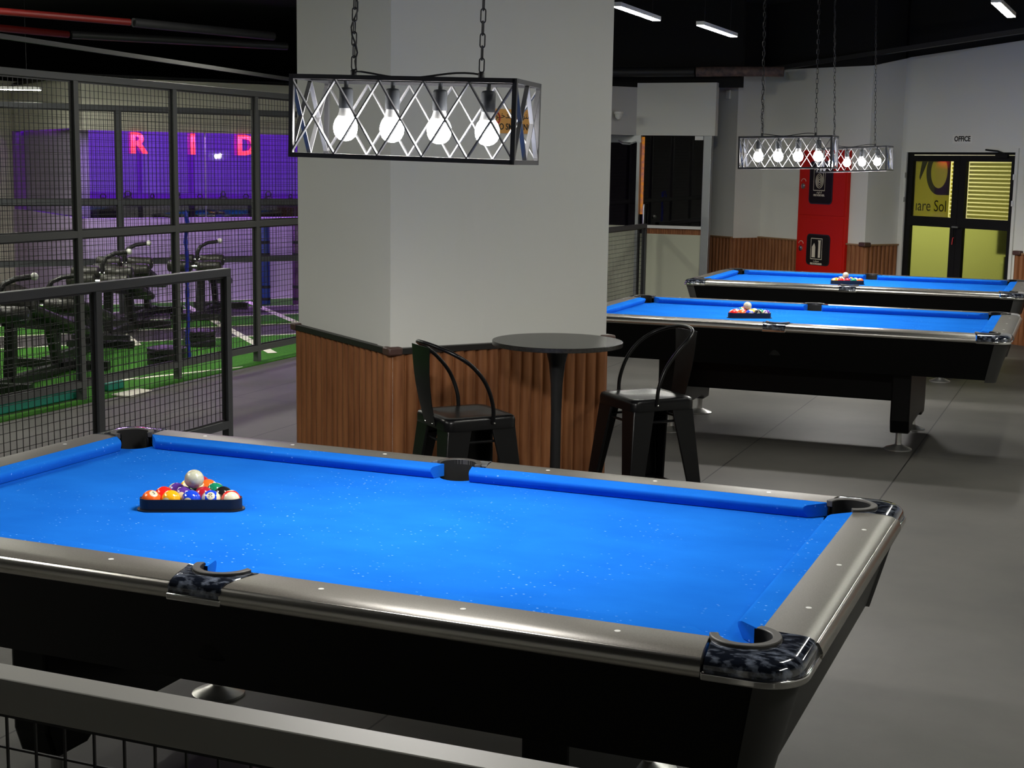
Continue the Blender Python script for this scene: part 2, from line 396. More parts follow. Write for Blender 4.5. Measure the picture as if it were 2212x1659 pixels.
H = V2(0.978, 12.367); G = V2(-0.329, 13.338); F = V2(-0.625, 12.940); C = V2(-2.055, 14.002); B = V2(-2.301, 13.671)
A = B + DA*0.75
HE = H - DA*5.2
DL = H + DA*1.555; DR = H - DA*0.0          # door casing outer edges along the office wall
DL = V2(-0.281, 13.302)
w = MB()
wallquad(w, A, B, 0, 2.84, 2.90); wallquad(w, B, C, 0, 2.90, 2.93); wallquad(w, C, F, 0, 2.93, 2.90)
wallquad(w, F, G, 0, 2.90, 3.00); wallquad(w, G, DL, 0, 3.00, 3.01); wallquad(w, DL, H, 2.015, 3.01, 3.10); wallquad(w, H, HE, 0, 3.10, 3.45)
struct(w.build('wall_far', M_wall, smooth=False))
w = MB()
for P_, Q_, a, b in ((A+DA*3, A, 2.0, 2.84), (A, B, 2.84, 2.90), (B, C, 2.90, 2.93), (C, F, 2.93, 2.90), (F, G, 2.90, 3.0), (G, H, 3.0, 3.10), (H, HE, 3.10, 3.45)):
    P_ = P_; d = (Q_-P_).normalized(); n = Vector((-d.y, d.x, 0))*0.02
    p = P_+n; q = Q_+n; th = n*5
    vs = [(p.x,p.y,a),(q.x,q.y,b),((q+th).x,(q+th).y,b),((p+th).x,(p+th).y,a),(p.x,p.y,3.7),(q.x,q.y,3.7),((q+th).x,(q+th).y,3.7),((p+th).x,(p+th).y,3.7)]
    w.add(vs, [(0,3,2,1),(4,5,6,7),(0,1,5,4),(1,2,6,5),(2,3,7,6),(3,0,4,7)])
struct(w.build('wall_far_upper', M_black, smooth=False))
CABL = V2(-1.478, 13.573); CABR = V2(-0.838, 13.098)
w = MB()
for P_, Q_ in ((A, B), (B, C), (C, CABL), (CABR, F), (F, G), (H - DA*0.03, HE)): flutes(w, P_, Q_, 0, 0.935)
struct(w.build('trim_1', M_flute, smooth=True, angle=50))
w = MB()
for P_, Q_ in ((A, B), (C, CABL), (CABR, F), (F, G), (H - DA*0.03, HE)):
    d = (Q_-P_).normalized(); n = Vector((d.y, -d.x, 0)); w.bar(P_+n*0.015+V2(0,0,0.942), Q_+n*0.015+V2(0,0,0.942), 0.016, 0.034)
struct(w.build('trim_2', M_captan, smooth=False))
w = MB(); w.box(-0.05, 0.05, -0.05, 0.05, 0.925, 0.972, Matrix.Translation(F) @ Matrix.Rotation(math.radians(53.4), 4, 'Z'))
w.box(-0.05, 0.05, -0.05, 0.05, 0.925, 0.972, Matrix.Translation(H-DA*0.08) @ Matrix.Rotation(math.radians(53.4), 4, 'Z'))
struct(w.build('trim_3', M_brownjoint, bevel=0.01))
# skirting-level cable tray and duct above the office wall
w = MB(); n = Vector((DA.y, -DA.x, 0))
n = -DB
w.bar(V2(-1.9,13.85,2.93)+n*0.05, HE+V2(0,0,3.47)+n*0.05, 0.05, 0.06)
tag(w.build('cable_tray', M_pipe, smooth=False), 'black cable tray running along the top of the grey office wall', 'cable tray')

struct(MB().box(-15.6, 7, 22.5, 22.6, 0, 3.70).build('wall_rear', M_black, smooth=False))
struct(MB().box(-15.6, -15.5, -7, 22.5, 0, 3.70).build('wall_left', M_black, smooth=False))
# ------------------------------------------------------------------ pillar
C0 = V2(-1.048, 2.258); PR = C0 + DB*1.17; PL = C0 + DA*1.085; PB = PL + DB*1.17
struct(MB().prism([tuple(p[:2]) for p in (C0, PR, PB, PL)], 0, 3.70).build('wall_pillar', M_wall, smooth=False))
w = MB(); nL = -DB; nR = -DA
flutes(w, PL, C0, 0, 0.925); flutes(w, C0, PR, 0, 0.925); flutes(w, PR, PB, 0, 0.925); flutes(w, PB, PL, 0, 0.925)
struct(w.build('trim_4', M_flute, smooth=True, angle=50))
w = MB()
for a, b, nn in ((PL, C0, nL), (C0, PR, nR), (PR, PB, DB), (PB, PL, DA)):
    w.bar(a+nn*0.016+V2(0,0,0.937), b+nn*0.016+V2(0,0,0.937), 0.026, 0.034)
struct(w.build('trim_5', M_capdark, smooth=False))
w = MB()
for c in (C0, PL, PR):
    w.box(-0.036, 0.036, -0.036, 0.036, 0.918, 0.956, Matrix.Translation(c) @ Matrix.Rotation(math.radians(53.4), 4, 'Z'))
struct(w.build('trim_6', M_brownjoint, bevel=0.008))
# shallow boxed conduit down the pillar's left face, next to the corner
w = MB(); a = C0 + DA*0.145; b = C0 + DA*0.0
w.prism([tuple((C0+DA*0.13)[:2]), tuple((C0+DA*0.13-DB*0.012)[:2]), tuple((C0-DB*0.012-DA*0.0)[:2]), tuple(C0[:2])], 0.95, 3.70)
struct(w.build('trim_7', M_wall, smooth=False))

# no-smoking sign on the pillar's right face
sg = empty('no_smoking_sign', tuple(C0+DB*0.59+nR*0.001+V2(0,0,1.975)), 0, 'orange no smoking sign on the pillar behind the near lamp', 'sign')
MS = face_mtx((0,0,0), DB, nR)
MB().box(-0.118, 0.118, -0.055, 0.055, 0, 0.004, MS).build('panel', M_orange, sg, smooth=False)
text_mesh('lettering', 'NO SMOKING', 0.040, M_ink, MS @ Matrix.Translation((0.026, -0.026, 0.0046)), sg, sx=0.8, bold=0.0006)
text_mesh('lettering', '\ufee6\ufef4\ufea7\ufeaa\ufe98\ufedf\ufe8d \ufec9\ufeee\ufee8\ufee4\ufee3', 0.040, M_ink, MS @ Matrix.Translation((0.030, 0.026, 0.0046)), sg)
w = MB(); ring = [(0.033*math.cos(t), 0.033*math.sin(t), 0) for t in [2*PI*i/24 for i in range(24)]]
w.tube([tuple(MS @ Vector((-0.080+x, 0.012+y, 0.005))) for x, y, _ in ring], 0.0035, 6, closed=True)
w.tube([tuple(MS @ Vector((-0.080-0.023, 0.012+0.023, 0.006))), tuple(MS @ Vector((-0.080+0.023, 0.012-0.023, 0.006)))], 0.003, 6)
w.build('prohibition_ring', M_signred, sg)

# ------------------------------------------------------------------ pool table
def build_table():
    T = empty('pool_table', (0,0,0), 0)
    HX, HY = 1.42, 0.812; BX, BY = 1.290, 0.677
    CC = (1.272, 0.657); CR = 0.068; SR = 0.074; SC = (0.0, 0.680)
    # bed with pocket cut-outs
    poly = []
    def arc(cx, cy, r, a0, a1, n):
        return [(cx+r*math.cos(math.radians(a0+(a1-a0)*i/n)), cy+r*math.sin(math.radians(a0+(a1-a0)*i/n))) for i in range(n+1)]
    rb = 0.066
    poly += [( -1.19, -0.665)]
    poly += [(-0.070, -0.665)] + arc(0, -0.690, 0.066, 160, 20, 10) + [(0.070, -0.665)]
    poly += [(1.19, -0.665)] + arc(1.262, -0.648, rb, 190, 80, 10) + [(1.275, -0.575)]
    poly += [(1.275, 0.575)] + arc(1.262, 0.648, rb, -80, -190, 10) + [(1.19, 0.665)]
    poly += [(0.070, 0.665)] + arc(0, 0.690, 0.066, -20, -160, 10) + [(-0.070, 0.665)]
    poly += [(-1.19, 0.665)] + arc(-1.262, 0.648, rb, 10, -100, 10) + [(-1.275, 0.575)]
    poly += [(-1.275, -0.575)] + arc(-1.262, -0.648, rb, 100, -10, 10)
    MB().prism(poly, 0.740, 0.765).build('cloth_bed', M_cloth, T, smooth=False)
    # cushions: profile (offset from nose outward, z)
    prof = [(0.0, 0.796), (0.002, 0.788), (0.016, 0.767), (0.066, 0.766), (0.066, 0.806), (0.012, 0.8045), (0.003, 0.801)]
    def strip(mb, prof, u0, u1, s0, s1, y0, MT, span=0.066):
        # prism along x from u0 to u1 (at offset 0), end slants s0/s1 over span
        rings = []
        for u, s in ((u0, s0), (u1, s1)):
            rings.append([(u + s*p[0]/span, y0 + p[0], p[1]) for p in prof])
        mb.loft([rings[1], rings[0]], M=MT)
    R0 = Matrix.Identity(4); R180 = Matrix.Rotation(PI, 4, 'Z')
    R90 = Matrix.Rotation(-PI/2, 4, 'Z'); R270 = Matrix.Rotation(PI/2, 4, 'Z')
    NY, NX = 0.611, 1.224
    for MT in (R0, R180):
        for u0, u1, s0, s1 in ((0.068, 1.140, -0.018, 0.062), (-1.140, -0.068, -0.062, 0.018)):
            mb = MB(); strip(mb, prof, u0, u1, s0, s1, NY, MT); mb.build('cushion', M_cloth, T, angle=50)
    for MT in (R90, R270):
        mb = MB(); strip(mb, prof, -0.530, 0.530, -0.060, 0.060, NX, MT); mb.build('cushion', M_cloth, T, angle=50)
    # rails
    rp = [(0.0, 0.762), (0.0, 0.8065), (0.040, 0.8075), (0.085, 0.8065), (0.108, 0.8035), (0.118, 0.799), (0.122, 0.790), (0.122, 0.762)]
    tp = [(0.116, 0.770), (0.1195, 0.7990), (0.123, 0.7985), (0.127, 0.7930), (0.131, 0.786), (0.1345, 0.777), (0.1345, 0.766), (0.131, 0.760), (0.116, 0.760)]
    rails = []
    for MT, lbl in ((R0, 0), (R180, 0)):
        for u0, u1, s0, s1 in ((0.098, 1.200, -0.026, 0.014), (-1.200, -0.098, -0.014, 0.026)):
            mb = MB(); strip(mb, rp, u0, u1, s0, s1, BY, MT, 0.122); r = mb.build('rail', M_railtop, T, angle=30)
            mb = MB(); strip(mb, tp, u0, u1, s0, s1, BY, MT, 0.122); mb.build('rail_trim', M_trimmetal, r, angle=60)
            sg_ = 1 if u0 > 0 else -1
            for x in (0.295, 0.654, 1.013):
                c = MT @ Vector((sg_*x, 0.729, 0)); MB().lathe([(0.0001, 0.8066), (0.0072, 0.8066), (0.0068, 0.8078), (0.0001, 0.8080)], 14, c=(c.x, c.y)).build('sight', M_sight, r)
    for MT in (R90, R270):
        mb = MB(); strip(mb, rp, -0.588, 0.588, -0.010, 0.010, BX, MT, 0.122); r = mb.build('rail', M_railtop, T, angle=30)
        mb = MB(); strip(mb, tp, -0.588, 0.588, -0.010, 0.010, BX, MT, 0.122); mb.build('rail_trim', M_trimmetal, r, angle=60)
        for x in (-0.389, 0, 0.389):
            c = MT @ Vector((x, 1.352, 0)); MB().lathe([(0.0001, 0.8062), (0.0072, 0.8062), (0.0068, 0.8074), (0.0001, 0.8076)], 14, c=(c.x, c.y)).build('sight', M_sight, r)
    # corner castings, pocket lips and liners
    for sx, sy in ((1,1),(-1,1),(-1,-1),(1,-1)):
        S = Matrix.Diagonal((sx, sy, 1, 1)); flip = sx*sy < 0
        inner = arc(CC[0], CC[1], CR, -72, 163, 22)
        outer = [(1.222, 0.808)] + arc(1.326, 0.718, 0.090, 90, 0, 10) + [(1.416, 0.594), (1.300, 0.590)]
        pl = outer + inner + [(1.2065, 0.684)]
        pl = [(sx*x, sy*y) for x, y in pl]
        # domed top: outline ring low, inset ring higher
        cx0, cy0 = 1.33, 0.72
        def ins(p, k):
            x, y = abs(p[0]), abs(p[1])
            if y > 0.80 and x < 1.327: q = (x, y-k)
            elif x > 1.408 and y < 0.719: q = (x-k, y)
            elif x > 1.32 and y > 0.71: v_ = Vector((x-1.326, y-0.718)); v_ = v_*max(0, (v_.length-k)/v_.length); q = (1.326+v_.x, 0.718+v_.y)
            else: q = (x, y)
            return (sx*q[0], sy*q[1])
        rr_ = [[(*p, 0.772) for p in pl], [(*ins(p, 0.0), 0.786) for p in pl], [(*ins(p, 0.003), 0.793) for p in pl], [(*ins(p, 0.010), 0.800) for p in pl], [(*ins(p, 0.024), 0.8065) for p in pl], [(*ins(p, 0.045), 0.8085) for p in pl]]
        if flip: rr_ = rr_[::-1]
        if flip: mb = MB(); mb.loft(rr_)
        else: mb = MB(); mb.loft(rr_)
        cst = mb.build('corner_casting', M_marble, T, angle=40)
        rim = [(1.216, 0.813)] + arc(1.326, 0.718, 0.096, 90, 0, 10) + [(1.422, 0.590), (1.395, 0.590)] + arc(1.326, 0.718, 0.069, 0, 90, 10)+[(1.216, 0.787)]
        rim = [(sx*x, sy*y) for x, y in rim]
        MB().prism(rim, 0.757, 0.7745).build('casting_rim', M_chrome, cst, bevel=0.004, segs=3)
        ir, orr = 0.056, 0.076
        a0, a1 = -78, 168
        lip = arc(CC[0], CC[1], orr, a0, a1, 26) + arc(CC[0], CC[1], ir, a1+2, a0-2, 26)
        lip = [(sx*x, sy*y) for x, y in lip]
        MB().prism(lip, 0.795, 0.8150).build('pocket_lip', M_rubber, cst, bevel=0.0025, segs=2)
        mb = MB(); n = 24
        ra = arc(CC[0], CC[1], 0.0550, -84, 174, n)
        rings = [[(sx*x, sy*y, z) for x, y in ra] for z in (0.60, 0.812)]  # black liner carried up inside the lip as painted shade
        mb.loft(rings, cap=False, closed=False)
        rings2 = [[(sx*(CC[0]+(x-CC[0])*1.06), sy*(CC[1]+(y-CC[1])*1.06), z) for x, y in ra] for z in (0.795, 0.60)]
        mb.loft(rings2, cap=False, closed=False)
        mb.prism([(sx*x, sy*y) for x, y in arc(CC[0]-0.005, CC[1]-0.005, 0.066, 0, 345, 23)], 0.60, 0.605)
        mb.loft([[(sx*x, sy*y, z) for x, y in arc(CC[0]-0.005, CC[1]-0.005, 0.066, 0, 345, 23)] for z in (0.60, 0.755)], cap=False)
        mb.build('pocket_liner_shade', M_hole, T)
    for sy in (1, -1):
        inner = arc(0, 0.676, 0.070, 8, 172, 18)
        pl = [(-0.098, 0.684), (-0.082, 0.735), (-0.072, 0.809), (0.072, 0.809), (0.082, 0.735), (0.098, 0.684)]
        pl = pl + inner
        lv = [(0.0, 0.772), (0.0, 0.786), (0.003, 0.793), (0.010, 0.800), (0.024, 0.8065), (0.045, 0.8085)]
        rr_ = [[(x, sy*(y-k if y > 0.80 else y), z) for x, y in pl] for k, z in lv]
        if sy > 0: rr_ = rr_[::-1]
        cst = MB().loft(rr_).build('side_casting', M_marble, T, angle=40)
        MB().prism([(x, sy*y) for x, y in ((-0.075, 0.790), (-0.075, 0.8145), (0.075, 0.8145), (0.075, 0.790))], 0.757, 0.7745).build('casting_rim', M_chrome, cst, bevel=0.004, segs=3)
        lip = arc(0, 0.676, 0.078, 4, 176, 20) + arc(0, 0.676, 0.060, 184, -4, 20)
        MB().prism([(x, sy*y) for x, y in lip], 0.795, 0.8150).build('pocket_lip', M_rubber, cst, bevel=0.0025, segs=2)
        mb = MB(); ra = arc(0, 0.677, 0.0590, -5, 185, 22)
        mb.loft([[(x, sy*y, z) for x, y in ra] for z in (0.60, 0.812)], cap=False, closed=False)  # liner top covers the lip's inner side, standing in for shade
        mb.loft([[(x*1.06, sy*(0.677+(y-0.677)*1.06), z) for x, y in ra] for z in (0.795, 0.60)], cap=False, closed=False)
        mb.prism([(x, sy*y) for x, y in arc(0, 0.684, 0.068, 0, 345, 23)], 0.60, 0.605)
        mb.loft([[(x, sy*y, z) for x, y in arc(0, 0.684, 0.068, 0, 345, 23)] for z in (0.60, 0.755)], cap=False)
        mb.build('pocket_liner_shade', M_hole, T)
    # apron
    def rrect(hx, hy, r, z, n=8):
        pts = []
        for cx, cy, a in ((hx-r, hy-r, 0), (-hx+r, hy-r, 90), (-hx+r, -hy+r, 180), (hx-r, -hy+r, 270)):
            pts += [(cx+r*math.cos(math.radians(a+90*i/n)), cy+r*math.sin(math.radians(a+90*i/n)), z) for i in range(n+1)]
        return pts
    mb = MB(); mb.loft([rrect(1.335, 0.715, 0.07, 0.525), rrect(1.398, 0.790, 0.09, 0.757), rrect(1.37, 0.762, 0.07, 0.762), rrect(1.30, 0.69, 0.06, 0.57), rrect(1.30, 0.69, 0.06, 0.53)], cap=False)
    mb.box(-1.28, 1.28, -0.67, 0.67, 0.535, 0.585)
    mb.build('apron', M_apron, T, angle=40)
    for sx, sy in ((1,1),(-1,1),(-1,-1),(1,-1)):
        def crn(hx, hy, r, z, e, ex):
            pts = [(hx-r-ex+0, hy+e)] + [(hx-r+(r+e)*math.cos(math.radians(90-90*i/10)), hy-r+(r+e)*math.sin(math.radians(90-90*i/10))) for i in range(11)] + [(hx+e, hy-r-ex)]
            ins = [(hx-0.004, hy-r-ex), (hx-r, hy-r), (hx-r-ex, hy-0.004)]
            return [(sx*x, sy*y, z) for x, y in pts+ins]
        rings = [crn(1.334, 0.714, 0.052, 0.512, 0.006, 0.008), crn(1.398, 0.790, 0.068, 0.757, 0.006, 0.008)]
        if sx*sy > 0: rings = rings[::-1]
        MB().loft(rings).build('apron_corner', M_post, T, angle=40)
    # legs and feet
    for sx in (1, -1):
        mb = MB(); M_ = Matrix.Translation((sx*0.765, 0, 0)) @ Matrix.Rotation(PI/2, 4, 'Z') @ Matrix.Rotation(PI/2, 4, 'X')
        # profile in (y, z) with arch, extruded in x
        pr = [(-0.50, 0.535), (-0.50, 0.20), (-0.47, 0.115), (-0.33, 0.115), (-0.30, 0.135), (-0.24, 0.150), (0.24, 0.150), (0.30, 0.135), (0.33, 0.115), (0.47, 0.115), (0.50, 0.20), (0.50, 0.535)]
        mb.prism(pr, -0.06, 0.06, M_)
        lf = mb.build('leg_frame', M_apron, T, smooth=False, bevel=0.01)
        for sy in (1, -1):
            mb = MB(); mb.lathe([(0.0001, 0.0), (0.088, 0.0), (0.088, 0.007), (0.075, 0.014), (0.035, 0.028), (0.021, 0.034), (0.019, 0.05), (0.019, 0.122), (0.0001, 0.122)], 32, c=(sx*0.755, sy*0.405))
            mb.build('foot', M_foot, T, angle=50)
    MB().box(-0.71, 0.71, -0.14, 0.14, 0.27, 0.53).build('cross_beam', M_apron, T, smooth=False, bevel=0.01)
    return T
tb1 = build_table()
tb2 = copy_tree(tb1); tb2.location = (-0.022, 6.281, 0); tb2.rotation_euler = (0, 0, 0.0185)
tb3 = copy_tree(tb1); tb3.location = (-0.116, 9.555, 0); tb3.rotation_euler = (0, 0, 0.0172)
GT = 'pool tables in a row'
tag(tb1, 'blue cloth pool table nearest the foreground rail, largest in view', 'pool table', GT)
tag(tb2, 'blue cloth pool table behind the pillar and bar stools, middle of the row', 'pool table', GT)
tag(tb3, 'blue cloth pool table furthest back, in front of the red fire cabinet', 'pool table', GT)

# ------------------------------------------------------------------ balls and racks
BC = {'yellow': (0.90, 0.42, 0.01), 'blue': (0.012, 0.06, 0.62), 'red': (0.75, 0.02, 0.015), 'purple': (0.10, 0.035, 0.28), 'orange': (0.92, 0.14, 0.02),
      'green': (0.01, 0.22, 0.11), 'maroon': (0.42, 0.015, 0.03), 'black': (0.012, 0.012, 0.012)}
BM = {}
for k, v in BC.items():
    BM[(k, False)] = ball_mat('ball_'+k, v, False); BM[(k, True)] = ball_mat('ball_striped_'+k, v, True)
BR = 0.0286
NUM = {('yellow',0):1,('blue',0):2,('red',0):3,('purple',0):4,('orange',0):5,('green',0):6,('maroon',0):7,('black',0):8,('yellow',1):9,('blue',1):10,('red',1):11,('purple',1):12,('orange',1):13,('green',1):14,('maroon',1):15}
def ball_mesh(m, name): 
    mb = MB().sphere((0,0,0), BR, 32, 20); o = mb.build(name, m, smooth=True, angle=80); return o
def number_decal(o, num):
    cu = bpy.data.curves.new('t', 'FONT'); cu.body = str(num); cu.size = 0.015; cu.align_x = 'CENTER'; cu.align_y = 'CENTER'; cu.resolution_u = 2
    cu.offset = 0.0003
    to = bpy.data.objects.new('t', cu); COL.objects.link(to); bpy.context.view_layer.update()
    me = bpy.data.meshes.new_from_object(to); bpy.data.objects.remove(to); bpy.data.curves.remove(cu)
    for v in me.vertices:
        y, z = v.co.x, v.co.y
        r = BR + 0.00025; v.co = Vector((math.sqrt(max(0, r*r-y*y-z*z)), y, z))
    me.materials.clear(); me.materials.append(M_ink); me.name = 'number'
    n = bpy.data.objects.new('number', me); COL.objects.link(n); n.parent = o
    return n
ROWN = ['front row', 'second row', 'middle row', 'row of two', 'rear tip of the triangle']
POS = [['left end', 'second from left', 'centre', 'second from right', 'right end'], ['left end', 'centre left', 'centre right', 'right end'], ['left', 'centre', 'right'], ['left', 'right'], ['single ball']]
def rack(base_l, ang, rows, tname, where, zb=0.765, rots=None, close=False):
    u = Vector((math.cos(ang), math.sin(ang), 0)); v = Vector((-math.sin(ang), math.cos(ang), 0))
    bl = Vector((base_l[0], base_l[1], 0)); s = 0.0577
    hgt = s*math.sqrt(3)/2
    # triangle
    cen = [bl, bl+u*s*4, bl+u*s*2+v*hgt*4]
    def outline(off, n=8):
        pts = []
        cs = [(cen[0], 210), (cen[1], 330), (cen[2], 90)]
        for c, a in cs:
            for i in range(n+1):
                t = math.radians(a-60+120*i/n)+ang
                pts.append((c.x+off*math.cos(t), c.y+off*math.sin(t)))
        return pts
    cc = (cen[0]+cen[1]+cen[2])/3
    R = empty('ball_rack', (cc.x, cc.y, zb), 0, 'black plastic triangle rack holding balls on the %s table' % tname, 'ball rack', 'triangle racks')
    loc = lambda P: [(x-cc.x, y-cc.y) for x, y in P]
    def ringwall(o1, o2, z0, z1, nm):
        a = loc(outline(o1)); b = loc(outline(o2)); n = len(a)
        vs = [(x,y,z0) for x,y in a]+[(x,y,z1) for x,y in a]+[(x,y,z0) for x,y in b]+[(x,y,z1) for x,y in b]; fs = []
        for i in range(n):
            j = (i+1) % n
            fs += [(i,j,n+j,n+i), (2*n+j,2*n+i,3*n+i,3*n+j), (n+i,n+j,3*n+j,3*n+i), (j,i,2*n+i,2*n+j)]
        MB().add(vs, fs).build(nm, M_rack, R, angle=50)
    ringwall(BR+0.0045, BR+0.0015, 0.0, 0.036, 'wall'); ringwall(BR+0.0125, BR+0.0025, 0.0, 0.004, 'flange')
    for ri, row in enumerate(rows):
        for ci, (cname, st) in enumerate(row):
            P = bl + u*s*(ci+0.5*ri) + v*hgt*ri
            o = ball_mesh(BM[(cname, bool(st))], 'pool_ball')
            o.location = (P.x, P.y, zb+BR)
            rt = (rots or {}).get((ri, ci))
            if rt is None: rt = (random.uniform(0, 6), random.uniform(-1.3, 1.3), random.uniform(0, 6))
            o.rotation_euler = rt
            if close: number_decal(o, NUM[(cname, st)])
            kindn = 'white ball with a %s stripe' % cname if st else 'solid %s ball' % cname
            tag(o, '%s, %s, %s table rack' % (kindn, (POS[ri][ci]+' of '+ROWN[ri]) if ri < 4 else 'rear tip', tname), 'pool ball', 'racked balls on the %s table' % tname)
    return u, v, s, hgt, bl
# view direction from racks to camera is roughly -y: rotation about z of about -PI/2 puts a ball's number side towards the camera
rots1 = {(0,0): (0, -1.0, -0.5), (0,1): (1.2, 0.3, 2.2), (0,2): (0.9, 0.5, 1.5), (0,3): (PI/2, 0.15, -1.25), (0,4): (1.15, 0.25, -2.6+PI),
         (1,1): (0.3, 0.2, 1.9), (2,0): (0.2, 1.1, 0.4)}
rots1[(0,3)] = Matrix(((0.42,0.06,0.905),(-0.905,0.1,0.413),(-0.066,-0.993,0.096))).to_euler()
rots1[(0,3)] = (Matrix.Rotation(-1.02, 4, 'Z') @ Matrix.Rotation(-0.68, 4, 'Y') @ Matrix.Rotation(PI/2, 4, 'X')).to_euler()
rots1[(0,0)] = (Matrix.Rotation(-0.45, 4, 'Z') @ Matrix.Rotation(-0.95, 4, 'Y')).to_euler()
rots1[(0,4)] = (Matrix.Rotation(-0.85, 4, 'Z') @ Matrix.Rotation(1.35, 4, 'Y')).to_euler()
rots1[(0,1)] = (Matrix.Rotation(1.6, 4, 'Z')).to_euler(); rots1[(0,2)] = (Matrix.Rotation(1.8, 4, 'Z')).to_euler()
rots1[(2,0)] = (Matrix.Rotation(-1.9, 4, 'Z') @ Matrix.Rotation(0.5, 4, 'Y') @ Matrix.Rotation(1.0, 4, 'X')).to_euler()
rows1 = [[('orange',0),('yellow',0),('blue',0),('blue',1),('red',1)], [('red',0),('purple',0),('maroon',0),('black',0)], [('purple',1),('green',1),('green',0)], [('yellow',1),('orange',1)], [('maroon',1)]]
u, v, s, hg, bl = rack((-0.624, -0.118), math.radians(26.4), rows1, 'near', None, rots=rots1, close=True)
def cue(P, z, tname):
    o = ball_mesh(M_cue, 'cue_ball'); o.location = (P.x, P.y, z); o.rotation_euler = (0.3, 0.5, 0.2)
    tag(o, 'ivory white cue ball resting on top of the racked balls, %s table' % tname, 'cue ball', 'cue balls on the racks')
cue(bl + u*s*2 + v*(hg*1.3333), 0.765+BR+0.0472, 'near')
rows2 = [[('red',0),('orange',0),('blue',1),('black',0),('purple',1)], [('red',1),('maroon',1),('yellow',0),('green',0)], [('blue',0),('maroon',0),('yellow',1)], [('green',1),('red',0)][:0] or [('green',1),('purple',0)], [('orange',1)]]
rots2 = {(0,3): (Matrix.Rotation(-1.2, 4, 'Z')).to_euler()}
u, v, s, hg, bl = rack((-0.432, 6.130), math.radians(27), rows2, 'middle', None, rots=rots2)
cue(bl + u*s*2 + v*(hg*1.3333), 0.765+BR+0.0472, 'middle')
rows3 = [[('yellow',0),('red',0),('maroon',0),('green',0),('orange',0)], [('orange',1),('purple',1),('blue',0),('red',1)], [('black',0),('blue',1),('yellow',1)], [('green',1),('purple',0)], [('maroon',1)]]
u, v, s, hg, bl = rack((-0.334, 9.452), math.radians(24), rows3, 'far', None)
cue(bl + u*s*2 + v*(hg*1.3333), 0.765+BR+0.0472, 'far')

